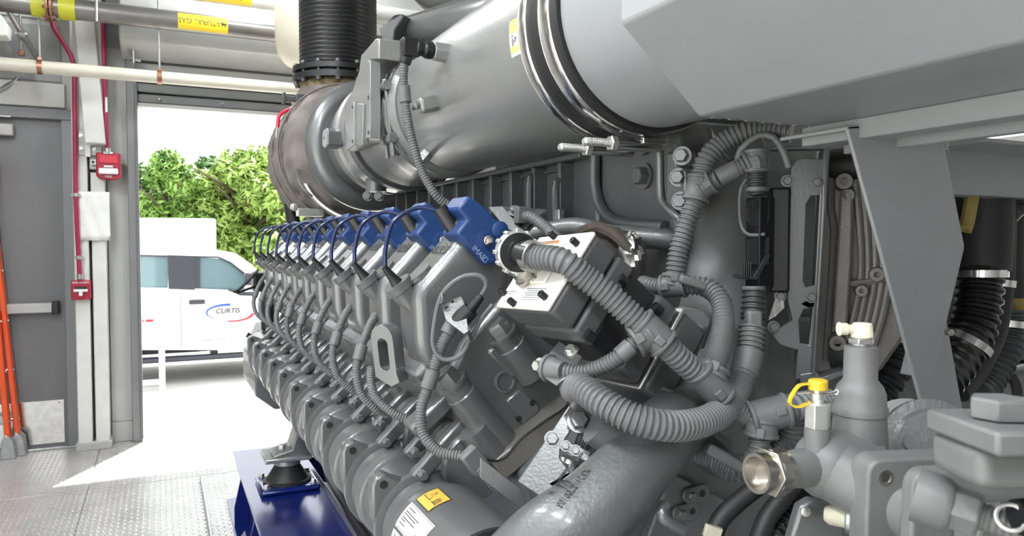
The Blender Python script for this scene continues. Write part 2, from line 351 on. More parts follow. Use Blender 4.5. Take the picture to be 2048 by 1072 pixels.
p = MB(); c = oY(213, 210, WY-.2); p.box(c-Y*.013, (.012, .004, .09)); part(p, 'conduit_label', 'label_white', rc)
p = MB(); c = oY(215, 303, WY-.2); p.cyl(c-Z*.01, c+Z*.02, .018, n=12); part(p, 'coupling', 'galv', rc)
c = oY(217, 333, WY-.2); t = thing('fire_strobe', 'red fire alarm horn strobe hanging beside the roller door', 'fire alarm', c-Z*.09)
p = MB(); p.prism([c+V(q) for q in ((-.068, 0, .085), (.066, 0, .085), (.066, 0, -.06), (.04, 0, -.08), (-.04, 0, -.08), (-.068, 0, -.06))], (0, .07, 0)); part(p, 'housing', 'red', t, .008)
p = MB(); p.box(c+V((0, -.004, .045)), (.1, .01, .05)); part(p, 'horn_grille', 'red_bright', t, .003)
p = MB(); p.box(c+V((0, -.012, -.03)), (.105, .03, .036)); part(p, 'strobe_lens', 'strobe_lens', t, .008, 3)
p = MB(); p.box(c+V((0, -.004, .0)), (.05, .01, .012)); p.box(c+V((0, -.004, .083)), (.05, .012, .014)); part(p, 'white_strip', 'label_white', t, .002)
p = MB(); text(p, 'FIRE', .022, c+V((0, -.002, -.063)), X, Z); part(p, 'lettering', 'label_white', t)
c = oY(162, 580, WY-.2); t = thing('fire_pull_station', 'red fire alarm pull station with white T handle below conduit', 'fire alarm', c-Z*.06)
p = MB(); p.box(c+V((0, .02, 0)), (.105, .05, .118)); part(p, 'housing', 'red', t, .006)
p = MB(); p.box(c+V((0, -.012, .012)), (.06, .014, .018)); part(p, 'recess', 'ink', t, .002)
p = MB(); p.box(c+V((0, -.02, -.002)), (.075, .016, .016)); p.box(c+V((0, -.02, -.02)), (.02, .014, .03)); part(p, 'pull_handle', 'label_white', t, .003)
p = MB(); text(p, 'FIRE ALARM', .017, c+V((0, -.0065, .045)), X, Z); part(p, 'lettering', 'label_white', t)
# hung pipes
def xpipe(y, q0, q1, r, x0, x1): # pipe parallel to X through the pixel
    z = oY(q0, q1, y).z; m = MB(); m.cyl((x0, y, z), (x1, y, z), r, n=24); return m, z
m, z = xpipe(4.9, 300, 153, .036, XL, XR-.02); wp = solo(m, 'white_pipe', 'pipe_cream', 'cream painted pipe hung on thin rods across the doorway', 'pipe')
for q in (80, 319):
    x = oY(q, 140, 4.9).x
    h = thing('pipe_hanger', 'thin threaded rod hanger on the cream pipe '+('above the grey door' if q == 80 else 'above the roller doorway'), 'hanger', (x, 4.9, z-.04), 'rod hangers of the cream pipe')
    p = MB(); p.cyl((x, 4.9, z+.037), (x, 4.9, ZC), .006, n=8); part(p, 'rod', 'galv', h)
    p = MB(); p.pipe((x-.012, 4.9, z), (x+.012, 4.9, z), .041, .0362); p.box((x, 4.9, z+.045), (.02, .016, .016)); part(p, 'ring', 'copper', h)
m, z = xpipe(4.88, 300, 36, .058, XL, XR-.02); gp = solo(m, 'gas_pipe', 'pipe_grey', 'grey steel natural gas pipe with yellow label along far wall', 'pipe')
def pipelabel(pipe, y, z, r, x0, x1, a0, a1, txt, ts, arrow_x, tx):
    p = MB(); n = 10; R = []
    for i in range(n+1):
        a = math.radians(a0+(a1-a0)*i/n); R.append([V((x0, y-math.cos(a)*(r+.001), z+math.sin(a)*(r+.001))), V((x1, y-math.cos(a)*(r+.001), z+math.sin(a)*(r+.001)))])
    p.add([q for s in R for q in s], [(2*i, 2*i+1, 2*i+3, 2*i+2) for i in range(n)]); lb = part(p, 'pipe_label', 'yellow', pipe)
    def fn(cx, ac): # text upside down
        def g(q):
            a = math.radians(ac)-q.y/r; return V((cx-q.x, y-math.cos(a)*(r+.002), z+math.sin(a)*(r+.002)))
        return g
    p = MB(); text(p, txt, ts, (0, 0, 0), X, Z, fn=fn(tx, (a0+a1)/2+6)); ar = MB()
    s = ts*.5; f = fn(arrow_x, (a0+a1)/2+6); d = 1 if arrow_x > tx else -1
    p.add([f(V(q)) for q in ((-s*.9, s*.2, 0), (-s*.9, -s*.2, 0), (0, -s*.2, 0), (0, s*.2, 0), (0, s*.5, 0), (0, -s*.5, 0), (s*.7, 0, 0))], [(0, 1, 2, 3), (4, 5, 6)])
    part(p, 'lettering', 'ink', lb)
lx0, lx1 = oY(356, 45, 4.83).x, oY(456, 50, 4.83).x
pipelabel(gp, 4.88, z, .058, lx0, lx1, -60, 40, 'NATURAL GAS', .04, lx1-.026, (lx0+lx1)/2-.004)
zg = z
for xx, nm in ((-.59, 0), (-.46, 1)):
    p = MB(); p.cyl((xx-.04, 4.88, zg), (xx+.04, 4.88, zg), .064, n=24); part(p, 'yellow_tape', 'wrap_yellow', gp)
p = MB(); p.cyl((-.56, 4.88, zg), (-.548, 4.88, zg), .085, n=24); p.cyl((-.542, 4.88, zg), (-.53, 4.88, zg), .085, n=24)
for k in range(8):
    a = k*math.pi/4+.3; p.cyl((-.575, 4.88+.074*math.cos(a), zg+.074*math.sin(a)), (-.515, 4.88+.074*math.cos(a), zg+.074*math.sin(a)), .008, n=6)
part(p, 'flange', 'copper', gp, .002)
p = MB(); c = oY(193, 18, 4.82); p.cyl(c+Z*.05, c-Z*.07, .008, n=8); part(p, 'drain_stub', 'galv', gp)
m, z = xpipe(4.75, 400, -18, .058, -.75, XR-.02); p2 = solo(m, 'gas_pipe', 'column_white', 'white painted gas pipe with yellow label at the ceiling', 'pipe')
lx0, lx1 = oY(385, 5, 4.7).x, oY(504, 10, 4.7).x
pipelabel(p2, 4.75, z, .058, lx0, lx1, -75, 30, 'NATURAL GAS', .062, lx1-.05, (lx0+lx1)/2-.1)
m = MB(); m.bx(-.7, XR-.02, 5.2, 5.36, 2.92, 3.06); solo(m, 'roof_beam', 'column_white', 'white box beam above the roller door hood', 'beam', None, .006)
# conduits and strut at the top left
m = MB(); m.tube(DD((-10, -25, 4.0), (40, 60, 4.25), (76, 118, 4.5), (84, 125, 4.55)), .016, 10, .03)
cd = solo(m, 'steel_conduit', 'galv', 'bare steel conduit slanting down behind the cream pipe', 'conduit')
p = MB(); c = D(43, 68, 4.26); p.box(c, (.06, .03, .014)); p.cyl(c-X*.02, c+X*.02, .022, n=10); part(p, 'conduit_clamp', 'galv', cd, .002)
m = MB(); m.tube(DD((-30, 190, 4.4), (5, 178, 4.45), (32, 160, 4.5), (40, 148, 4.55), (34, 138, 4.6)), .016, 10, .02); solo(m, 'steel_conduit', 'galv', 'curved grey conduit bend below the cream pipe by the ladder', 'conduit')
a, b = D(-20, 55, 4.1), D(30, 125, 4.6); u, v, ww = basis(b-a)
m = MB(); m.box((a+b)/2, (.05, .05, (b-a).length), (u, v, ww)); solo(m, 'strut_channel', 'column_grey', 'grey strut channel slanting under the ceiling at left', 'strut', None, .004)
m = MB(); a = D(0, 55, 3.9); m.prism([a+V(q) for q in ((-.14, 0, .09), (.0, 0, .075), (.035, 0, .02), (.03, 0, -.04), (-.14, 0, -.05))], (0, .12, 0)); solo(m, 'junction_box', 'column_white', 'small white junction box at the ceiling above the ladder', 'box', None, .006)
for q, d in ((41, 4.3), (93, 5.0)):
    m = MB(); c = D(q, 60, d); e = D(q, 110, d); m.cyl((c.x, c.y, e.z), (c.x, c.y, ZC), .008, n=8); h = solo(m, 'hanger_rod', 'galv', 'thin steel rod hanging from the roof ' + ('beside the slanting conduit' if q == 41 else 'near the red offset conduit'), 'rod')
    p = MB(); p.box((c.x, c.y, e.z+.01), (.03, .03, .03)); part(p, 'nut', 'copper', h, .003)
# cream tank behind the exhaust
c = oY(640, 40, 4.3); t = thing('expansion_tank', 'cream rounded tank hanging behind the black exhaust bellows', 'tank', (c.x, c.y, oY(640, 150, 4.3).z))
p = MB(); zb = oY(640, 148, 4.3).z; p.lathe((c.x, c.y, zb), (0, 0, 1), [(0, .0), (.004, .07), (.02, .14), (.05, .195), (.1, .232), (.17, .245), (.6, .245), (.7, .2), (.74, .08), (.75, 0)], 40); part(p, 'shell', 'tank_cream', t)
p = MB(); p.cyl((c.x, c.y, zb+.72), (c.x, c.y, ZC), .03); part(p, 'hanger_pipe', 'galv', t)
# ceiling lamps; the last is added to brighten the engine front
for i, (x, y) in enumerate(((-1.0, .2), (-1.0, 2.3), (.55, 4.35), (-.95, -1.6))):
    t = thing('ceiling_lamp', ['linear lamp over the aisle beside the camera', 'linear lamp over the aisle near the grey door', 'linear lamp by the roller door hood', 'added fill lamp near the end wall behind the camera'][i], 'lamp', (x, y, ZC-.06), 'linear ceiling lamps')
    p = MB(); p.bx(x-.09, x+.09, y-.62, y+.62, ZC-.04, ZC); part(p, 'housing', 'column_white', t, .004)
    p = MB(); p.bx(x-.075, x+.075, y-.6, y+.6, ZC-.06, ZC-.0405); part(p, 'diffuser', 'lamp', t)
# ladder
t = thing('step_ladder', 'orange fibreglass step ladder at the left edge by the door', 'ladder', oZ(12, 915, 0))
def rail(a, b, wd=.028, dp=.075):
    d = (b-a); ww = d.normalized(); v = ww.cross(X).normalized(); p = MB(); p.box((a+b)/2, (wd, dp, d.length), (X, v, ww)); part(p, 'rail', 'orange', t, .004)
f1 = oZ(18, 915, 0.0); f2 = oZ(52, 868, 0.0)
f2 = V((f1.x+.11, f1.y+.1, 0)); f2 = V((oY(37, 868, 5.31).x, 5.31, 0))
top1 = oY(-10, 470, f1.y+.02); top1 = oY(-20, 470, f1.y); top2 = oY(-6, 490, f2.y)
def ext(a, b, z): return a+(b-a)*((z-a.z)/(b.z-a.z))
a1 = V((f1.x, f1.y, .1)); a2 = V((f2.x, f2.y, .1))
rail(a1, ext(a1, top1, 1.75)); rail(a2, ext(a2, top2, 1.75), .024)
for f in (f1, f2):
    p = MB(); p.prism([V((f.x+q[0], f.y-.05, q[1])) for q in ((-.04, 0), (.045, 0), (.03, .11), (-.01, .15), (-.03, .1))], (0, .1, 0)); part(p, 'foot', 'galv', t, .005)
g = ext(a1, top1, 1.75); 
for k in range(5):
    z = .22+.3*k; q = ext(a1, top1, z); r = ext(a2, top2, z)
    p = MB(); p.box(q-X*.22, (.42, .08, .025)); part(p, 'step', 'galv', t, .003)
    p = MB(); p.cyl(r, r-X*.4, .012, n=8); part(p, 'brace', 'galv', t)
    p = MB(); p.lathe(q+X*.014, X, [(0, .009), (.006, .006)], 8); p.lathe(r+X*.012, X, [(0, .009), (.006, .006)], 8); part(p, 'rivet', 'steel_dull', t)
q = ext(a1, top1, 1.75); r = ext(a2, top2, 1.75); p = MB(); p.box((q+r)/2-X*.2, (.5, .34, .05)); part(p, 'top_cap', 'orange', t, .008)
q = ext(a1, top1, .9); p = MB(); p.box(q+X*.0145, (.001, .05, .2)); part(p, 'warning_label', 'label_white', t)
# right hand opening: louvre frame
for k in range(10):
    p = MB(); z0 = .38+.19*k; p.prism([(XR+.01, 1.25, z0), (XR+.1, 1.25, z0-.07), (XR+.1, 1.25, z0-.06), (XR+.01, 1.25, z0+.01)], (0, .85, 0)); part(p, 'louvre_blade', 'wall_paint', wr)
# ================================================================= outside
GZ = -.7
m = MB(); m.bx(-60, 60, -40, 90, GZ-.3, GZ); struct(m, 'ground', 'concrete', 'bright concrete yard outside the doors', 'ground')
m = MB(); m.bx(XL, XR, YB, WY+.12, GZ, -.12); struct(m, 'enclosure_base', 'galv', 'steel underframe below the enclosure floor', 'base')
TY = 11.3; TW = 1.95
t = thing('pickup_truck', 'white crew cab pickup truck parked outside the roller door', 'truck', (oY(400, 600, TY).x, TY+TW/2, GZ))
def tp(pts, y=TY): return [oY(a, b, y) for a, b in pts]
def txz(x, y): q = oY(x, y, TY); return q
# cabin and body: side outline extruded across the width, windows left open
k = txz(400, 700)
side = tp([(150, 700), (150, 505), (300, 500), (430, 499), (470, 506), (505, 530), (545, 572), (700, 590), (760, 610), (770, 700)])
w1 = tp([(200, 511), (338, 512), (336, 576), (200, 574)]); w2 = tp([(388, 514), (437, 517), (460, 527), (488, 548), (510, 588), (480, 588), (460, 580), (388, 577)])
p = MB(); p.prism(side, (0, .05, 0), [w1, w2]); p.prism([q+Y*(TW-.05) for q in side], (0, .05, 0), [[q+Y*(TW-.05) for q in w1], [q+Y*(TW-.05) for q in w2]]); part(p, 'side_panel', 'truck_white', t, .01)
p = MB(); n = len(side)
for i in (2, 3, 4, 6, 7, 8, 0, 9):
    a, b = side[i], side[(i+1) % n]; p.add([a+Y*.05, b+Y*.05, b+Y*(TW-.05), a+Y*(TW-.05)], [(0, 1, 2, 3)])
a, b = side[1], side[2]; p.add([a+Y*.05, b+Y*.05, b+Y*(TW-.05), a+Y*(TW-.05)], [(0, 1, 2, 3)])
part(p, 'roof_and_floor', 'truck_white', t)
p = MB(); a, b = side[5], side[4]; p.add([a+Y*.05, b+Y*.05, b+Y*(TW-.05), a+Y*(TW-.05)], [(0, 1, 2, 3)]); part(p, 'windshield', 'truck_glass', t)
for wn in (w1, w2):
    p = MB(); p.prism([q+Y*.03 for q in wn], (0, .01, 0)); g = part(p, 'window', 'truck_glass', t)
p = MB(); p.prism([q-Y*.004 for q in tp([(336, 510), (390, 512), (390, 580), (337, 578)])], (0, .02, 0)); part(p, 'door_pillar', 'truck_dark', t, .004)
p = MB(); p.prism([q+Y*.005 for q in tp([(388, 512), (400, 513), (400, 578), (388, 578)])], (0, .02, 0)); part(p, 'louvred_vent', 'truck_dark', t)
p = MB()
for pl in (tp([(200, 508), (437, 513), (437, 516), (200, 511)]), tp([(437, 513), (462, 524), (490, 546), (488, 550), (460, 528), (437, 517)]), tp([(458, 578), (482, 587), (512, 588), (512, 592), (480, 591), (456, 581)])): p.prism([q-Y*.006 for q in pl], (0, .02, 0))
part(p, 'window_trim', 'truck_dark', t)
for q0, q1 in (((362, 590), (362, 695)), ((520, 595), (520, 695))):
    a, b = oY(*q0, TY), oY(*q1, TY); p = MB(); p.box((a+b)/2-Y*.001, (.012, .004, a.z-b.z)); part(p, 'door_gap', 'ink_grey', t)
p = MB(); a = oY(394, 604, TY-.03); p.box(a, (.21, .05, .065)); part(p, 'door_handle', 'truck_dark', t, .02, 3)
p = MB(); a = oY(503, 566, TY-.15); p.box(a, (.17, .14, .3)); mr = part(p, 'mirror', 'truck_dark', t, .03, 3)
p = MB(); a = oY(499, 577, TY-.225); p.box(a, (.14, .01, .09)); part(p, 'mirror_lens', 'label_white', mr, .02)
p = MB(); a = oY(500, 585, TY-.07); p.box(a, (.06, .18, .04)); part(p, 'mirror_arm', 'truck_dark', mr, .01)
# logo
def ell(cx, cy, rx, ry, a0, a1, w0, w1, m_):
    p = MB(); n = 24; q = []
    for i in range(n+1):
        s = i/n; a = math.radians(a0+(a1-a0)*s); ww = w0+(w1-w0)*s
        q += [oY(cx+(rx+ww)*math.cos(a), cy-(ry+ww*.8)*math.sin(a), TY-.003), oY(cx+rx*math.cos(a), cy-ry*math.sin(a), TY-.003)]
    p.add(q, [(2*i, 2*i+1, 2*i+3, 2*i+2) for i in range(n)]); part(p, 'logo_swoosh', m_, t)
ell(457, 626, 42, 14, 85, 228, 6.5, 2, 'logo_blue'); ell(457, 626, 45, 15, 268, 358, 3.5, 7, 'logo_red')
def ttext(s, px, x, y, m_, sh=0):
    p = MB(); text(p, s, px*10.3/1480, oY(x, y, TY-.002), X, Z, shear=sh, bold=.03); part(p, 'lettering', m_, t)
ttext('CURTIS', 14, 455, 622, 'ink', .25); ttext('POWER SOLUTIONS', 4, 456, 631, 'ink_grey'); ttext('800-215-0298', 8, 457, 664, 'logo_pale'); ttext('LIBERTY  HWY / USDOT', 7, 443, 679, 'ink_grey')
p = MB(); a = oY(499, 665, TY-.002); p.box(a, (.07, .003, .014)); part(p, 'decal', 'ink_grey', t)
p = MB(); p.prism(tp([(293, 632), (309, 632), (306, 644), (291, 644)], TY-.004), (0, .004, 0)); part(p, 'red_stripe', 'logo_red', t)
p = MB(); p.prism(tp([(284, 632), (288, 632), (287, 644), (284, 644)], TY-.004), (0, .004, 0)); part(p, 'red_stripe', 'logo_red', t)
a0, a1 = oY(240, 712, TY+.05), oY(600, 712, TY+.05)
p = MB(); p.bx(oY(150, 700, TY).x, oY(760, 700, TY).x, TY+.25, TY+TW-.25, oY(400, 708, TY).z, oY(400, 699, TY).z+.1); part(p, 'chassis', 'truck_dark', t)
p = MB(); zz = oY(400, 712, TY-.08).z; p.bx(a0.x, a1.x, TY-.12, TY+.12, zz-.06, zz); rb = part(p, 'running_board', 'truck_dark', t, .02)
for xx in (a0.x+.2, (a0.x+a1.x)/2, a1.x-.2):
    p = MB(); p.bx(xx-.05, xx+.05, TY+.05, TY+.3, zz-.04, zz+.12); part(p, 'step_bracket', 'truck_dark', rb)
for xx in (oY(175, 700, TY).x, oY(690, 700, TY).x):
    for yy in (TY+.02, TY+TW-.3):
        p = MB(); p.lathe((xx, yy, GZ+.4), Y, [(0, .2), (.02, .36), (.05, .4), (.23, .4), (.28, .36), (.28, .2)], 32); wh = part(p, 'wheel', 'rubber', t)
        p = MB(); p.lathe((xx, yy-.004, GZ+.4), Y, [(0, .05), (.03, .2), (.06, .22)], 24); part(p, 'rim', 'steel', wh)
# white box trailer behind
q0, q1 = oY(150, 434, 15.0), oY(432, 437, 15.0)
t = thing('box_trailer', 'plain white box trailer standing behind the pickup truck', 'trailer', ((q0.x+q1.x)/2, 16.2, GZ))
p = MB(); p.bx(q0.x, q1.x, 15.0, 17.4, GZ+.6, q0.z); part(p, 'box', 'truck_white', t, .03)
p = MB(); p.bx(q0.x+.1, q1.x-.1, 15.2, 17.2, GZ+.45, GZ+.6); part(p, 'chassis', 'truck_dark', t)
for yy in (15.1, 17.0):
    p = MB(); p.cyl((q1.x-1.0, yy, GZ+.35), (q1.x-1.0, yy+.25, GZ+.35), .35, n=24); p.cyl((q0.x+.6, yy, GZ+.35), (q0.x+.6, yy+.25, GZ+.35), .35, n=24); part(p, 'wheels', 'rubber', t)
# white rail in front of truck
b = oZ(325, 781, GZ); t = thing('guard_rail', 'white pipe guard rail in the yard before the truck', 'railing', b)
zt = oY(325, 628, b.y).z
for xx in (b.x, b.x-1.6):
    p = MB(); p.box((xx, b.y, (GZ+zt)/2), (.075, .075, zt-GZ)); part(p, 'post', 'truck_white', t, .006)
for yy in (763, 632):
    zz = oY(325, yy, b.y).z; p = MB(); p.box((b.x-.8, b.y, zz), (1.55, .05, .07)); part(p, 'rail', 'truck_white', t, .006)
# trees
def tree(px, d, top, rx, lab, lm, n, seed, ls=.1, peaks=()):
    rnd = random.Random(seed); b = D(px, 600, d); h = D(px, top, d).z-GZ
    t = thing('tree', lab, 'tree', (b.x, b.y, GZ), 'trees behind the yard')
    p = MB(); p.taper([(b.x, b.y, GZ), (b.x+.1, b.y, GZ+h*.4), (b.x-.1, b.y+.1, GZ+h*.75)], .16, .04, 8, .5)
    for k in range(9):
        a = rnd.uniform(0, 6.3); z0 = GZ+h*(.3+.05*k); p.taper([(b.x, b.y, z0), (b.x+math.cos(a)*rx*.4, b.y+math.sin(a)*rx*.4, z0+h*.1), (b.x+math.cos(a)*rx*.75, b.y+math.sin(a)*rx*.75, z0+h*.16)], .05, .015, 6, .5)
    part(p, 'trunk', 'bark', t)
    cl = []
    for k in range(46):
        a = rnd.uniform(0, 6.3); zz = rnd.uniform(.1, .95); rr = rx*math.sqrt(rnd.random())*(1-max(0, zz-.4)*1.5)
        cl.append((V((b.x+rr*math.cos(a), b.y+rr*math.sin(a), GZ+h*zz)), rx*rnd.uniform(.13, .28)))
    cl.append((V((b.x, b.y, GZ+h*.96)), rx*.1))
    m = MB(); wt = [r*r for c, r in cl]; pick = rnd.choices(cl, wt, k=n)
    for i in range(n):
        c, r = pick[i]; q = V((rnd.gauss(0, 1), rnd.gauss(0, 1), rnd.gauss(0, 1))).normalized()
        pos = c+q*r*rnd.uniform(.5, 1.12); nn = (q*.6+V((rnd.gauss(0, .6), rnd.gauss(0, .6), .4+rnd.gauss(0, .4)))).normalized()
        u, v, _ = basis(nn); an = rnd.uniform(0, 6.3); uu = u*math.cos(an)+v*math.sin(an); vv = nn.cross(uu); L = ls*rnd.uniform(.6, 1.5); W = L*.36
        m.add([pos-uu*L, pos-vv*W-nn*L*.1, pos+uu*L, pos+vv*W-nn*L*.1, pos+nn*L*.12], [(0, 1, 4), (1, 2, 4), (2, 3, 4), (3, 0, 4)])
    part(m, 'crown', lm, t, 0, 1, 180)
tree(342, 17.5, 300, 1.35, 'tall pointed green tree at the left of the doorway view', 'leaf_a', 13000, 1, .085)
tree(492, 18.5, 300, 2.1, 'broad light green tree beside the exhaust jacket', 'leaf_b', 17000, 2, .1)
tree(425, 20.3, 372, 1.35, 'low yellowish green tree above the trailer end', 'leaf_b', 9000, 3, .09)
tree(280, 22.5, 335, 1.8, 'dark green tree half hidden by the door jamb', 'leaf_c', 9000, 4, .11)
tree(420, 22.0, 318, 1.7, 'darker tree standing behind between the bright trees', 'leaf_c', 9000, 5, .11)
tree(600, 19.5, 370, 1.8, 'green tree mostly hidden behind the turbocharger jacket', 'leaf_b', 9000, 6, .1)
# ================================================================= skid
t = thing('engine_skid', 'glossy blue steel skid frame under the grey engine', 'skid', (1.05, 2.0, 0))
p = MB(); p.bx(.30, .62, .3, 3.9, .235, .25); part(p, 'top_flange', 'skid_blue', t, .003)
p = MB(); p.bx(.27, .62, .3, 3.9, 0, .015); part(p, 'bottom_flange', 'skid_blue', t, .003)
p = MB(); p.bx(.335, .35, .3, 3.9, .015, .235); part(p, 'beam_web', 'skid_blue', t, .002)
for y in (2.35, 2.95, 3.5):
    p = MB(); p.prism([(.275, y, .015), (.335, y, .015), (.335, y, .235), (.305, y, .235), (.275, y, .1)], (0, .012, 0)); part(p, 'gusset', 'skid_blue', t, .002)
p = MB(); p.prism([(.255, 2.88, .02), (.27, 2.88, .02), (.27, 2.88, .19), (.255, 2.88, .17)], (0, .09, 0)); part(p, 'side_lug', 'frame_grey', t, .003)
p = MB(); p.bx(1.48, 1.8, .3, 3.9, .235, .25); p.bx(1.6, 1.62, .3, 3.9, .05, .24); p.bx(1.48, 1.8, .3, 3.9, .05, .065); part(p, 'side_beam', 'skid_blue', t, .003)
for y in (.5, 1.7, 2.9, 3.8):
    p = MB(); p.bx(.55, 1.6, y, y+.08, .06, .2); part(p, 'cross_beam', 'skid_blue', t, .003)
p = MB(); p.bx(.165, .18, 1.5, 4.3, 0, .03); part(p, 'foot_rail', 'galv', t, .004)
m = MB(); m.tube([(.68, 3.55, .45), (.64, 3.2, .30), (.62, 2.6, .285), (.62, 1.4, .285)], .025, 10, .05); solo(m, 'drain_hose', 'black', 'black hose lying along the inner edge of blue skid', 'hose')
m = MB(); m.bx(.597, .61, 1.2, 3.1, .25, .29); solo(m, 'cable_tray', 'galv', 'thin grey cable tray edge along the blue skid', 'tray', None, .003)
# rubber engine mounts
def mount(y, lab):
    x = .47; t = thing('engine_mount', lab, 'mount', (x, y, .25), 'rubber engine mounts')
    p = MB(); p.box((x, y, .262), (.24, .24, .024)); part(p, 'base_plate', 'skid_blue', t, .01)
    p = MB(); p.lathe((x, y, .274), Z, [(0, .1), (.008, .1), (.012, .088), (.06, .058), (.075, .05)], 32); part(p, 'rubber_cone', 'rubber', t)
    p = MB(); p.cyl((x, y, .345), (x, y, .375), .055, n=24); part(p, 'top_washer', 'galv', t, .003)
    for a, b in ((-1, -1), (1, -1), (-1, 1), (1, 1)):
        p = MB(); p.hexa((x+.095*a, y+.085*b, .274), Z, .012, .016); part(p, 'bolt', 'steel_dull', t)
mount(3.25, 'black rubber cone mount on the blue skid by the doorway'); mount(1.5, 'black rubber cone mount low under the near pipe')
# ================================================================= engine
CY = 1.25; NP = 10; PITCH = .216
E = thing('gas_engine', 'large grey V gas engine with a row of blue ignition coils', 'engine', (1.05, 2.3, .34))
p = MB(); p.prism(xz(1.06, [(.53, .915), (.74, 1.085), (.80, 1.09), (1.05, .99), (1.30, 1.09), (1.36, 1.085), (1.57, .915), (1.5, .6), (1.45, .36), (.65, .36), (.6, .6)]), (0, 2.3, 0)); cc = part(p, 'crankcase', 'paint_cast', E, .01)
p = MB(); p.prism(xz(1.0, [(.56, .95), (.70, 1.08), (.80, 1.14), (1.05, 1.16), (1.3, 1.14), (1.56, .93), (1.5, .5), (1.4, .36), (.7, .36), (.6, .5)]), (0, .07, 0)); part(p, 'gear_case', 'paint_cast', E, .008)
p = MB(); p.bx(.62, 1.48, 1.1, 3.6, .3, .37); part(p, 'oil_pan', 'paint_cast', E, .01)
for y in (3.25, 1.5):
    p = MB(); p.prism([(.40, y-.07, .375), (.54, y-.07, .375), (.64, y-.07, .48), (.64, y-.07, .68), (.54, y-.07, .6), (.48, y-.07, .42), (.40, y-.07, .40)], (0, .14, 0)); ft = part(p, 'mounting_foot', 'paint_cast', E, .006)
    p = MB(); p.hexa((.45, y, .4), Z, .016, .03); part(p, 'bolt', 'steel_dull', ft)
    p = MB(); p.bx(.37, .56, y-.09, y+.09, .375, .395); part(p, 'foot_plate', 'galv', ft, .005)
# ---- cylinder head, nearest one modelled, the others copied
AX_ = V((-.62, 0, .785)).normalized(); BX_ = V((.785, 0, .62)).normalized()
hy = CY-.106
p = MB(); p.prism(xz(hy, [(.425, 1.08), (.45, 1.13), (.57, 1.245), (.66, 1.2), (.76, 1.07), (.70, 1.03), (.513, .918), (.488, .94), (.455, .99)]), (0, .21, 0))
head = part(p, 'cylinder_head', 'paint', E, .012, 3)
p = MB(); p.prism([oY(a, b, CY-.092) for a, b in ((1010, 440), (978, 436), (950, 450), (921, 478), (881, 525), (841, 568), (829, 590), (833, 620), (836, 682), (841, 709), (856, 733), (890, 748), (940, 738), (985, 700), (1008, 650), (1020, 590), (1025, 500))], (0, .108, 0)); part(p, 'rocker_cover', 'paint', head, .018, 4, 60)
p = MB(); p.prism([oY(a, b, CY-.085) for a, b in ((1010, 445), (985, 446), (930, 520), (900, 580), (880, 650), (890, 720), (940, 735), (1000, 680), (1025, 600), (1030, 500))], (0, .17, 0)); part(p, 'cover_skirt', 'paint', head, .03, 4, 60)
p = MB(); p.prism(xz(CY-.07, [(.375, 1.07), (.415, 1.062), (.47, 1.07), (.535, 1.11), (.585, 1.17), (.61, 1.235), (.58, 1.25), (.47, 1.15), (.40, 1.10)]), (0, .15, 0)); part(p, 'cover_flange', 'paint', head, .012, 3)
c = V((.43, CY, 1.288)); p = MB(); text(p, 'mtu', .042, V((oY(905, 497, CY-.092).x, CY-.045, oY(905, 497, CY-.092).z))+V((-.71, 0, .70))*.0005, -Y, V((.70, 0, .71)), .002); part(p, 'cast_emblem', 'paint', head)
q0 = V((.359, CY-.045, 1.224)); p = MB(); p.lathe(q0+AX_*.006, -AX_, [(0, .0), (0, .025), (.014, .025), (.016, .022), (.03, .021), (.085, .004)], 24); part(p, 'plug_socket', 'paint', head)
p = MB(); p.lathe(q0+V((.034, -.008, .018))+AX_*.006, -AX_, [(0, 0), (0, .024), (.008, .024), (.009, .019), (.03, .019)], 24); part(p, 'socket_cap', 'paint', head)
p = MB(); p.taper([q0+AX_*.004, q0+AX_*.012, q0+AX_*.024, q0+AX_*.042], .0115, .0052, 14, .008); part(p, 'cable_boot', 'black', head)
p = MB(); p.tube([q0+AX_*.038, oY(771, 497, CY-.037), oY(788, 443, CY-.035), oY(836, 416, CY-.04), oY(886, 424, CY-.055)], .004, 10, .006); part(p, 'ignition_cable', 'cable_blue', head)
p = MB(); p.cyl(oY(880, 417, CY-.055), oY(908, 458, CY-.065), .0125, .014, 16); p.cyl(oY(902, 459, CY-.065), oY(938, 436, CY-.07), .0125, n=16); part(p, 'coil_connector', 'black', head)
coil = [(915, 417), (938, 390), (972, 415), (992, 437), (1014, 447), (1019, 464), (1002, 514), (992, 528), (975, 531), (913, 467), (935, 440)]
p = MB(); p.prism([oY(a, b, CY-.115) for a, b in coil], (0, .075, 0)); ic = part(p, 'ignition_coil', 'coil_blue', head, .005, 3, 40)
p = MB(); a = oY(972, 481, CY-.115); p.lathe(a+Y*.004, -Y, [(0, .02), (.004, .018), (.005, .012), (.003, .011)], 20); b = oY(1000, 460, CY-.115); p.lathe(b+Y*.02, -Y, [(0, .015), (.022, .015), (.024, .012)], 20); part(p, 'coil_boss', 'coil_blue', head)
p = MB(); p.lathe(a, -Y, [(0, .0085), (.012, .0085), (.013, .007), (.013, .004), (.008, .004), (.008, 0)], 14); part(p, 'coil_screw', 'steel', head)
p = MB(); a = oY(958, 507, CY-.1157); text(p, 'IMAX', .013, a, oY(975, 525, CY-.1157)-oY(945, 492, CY-.1157), V((.7, 0, .7)))
a = oY(969, 517, CY-.1157); u = (oY(975, 525, CY-.1157)-oY(945, 492, CY-.1157)).normalized(); v_ = V((-u.z, 0, u.x)); 
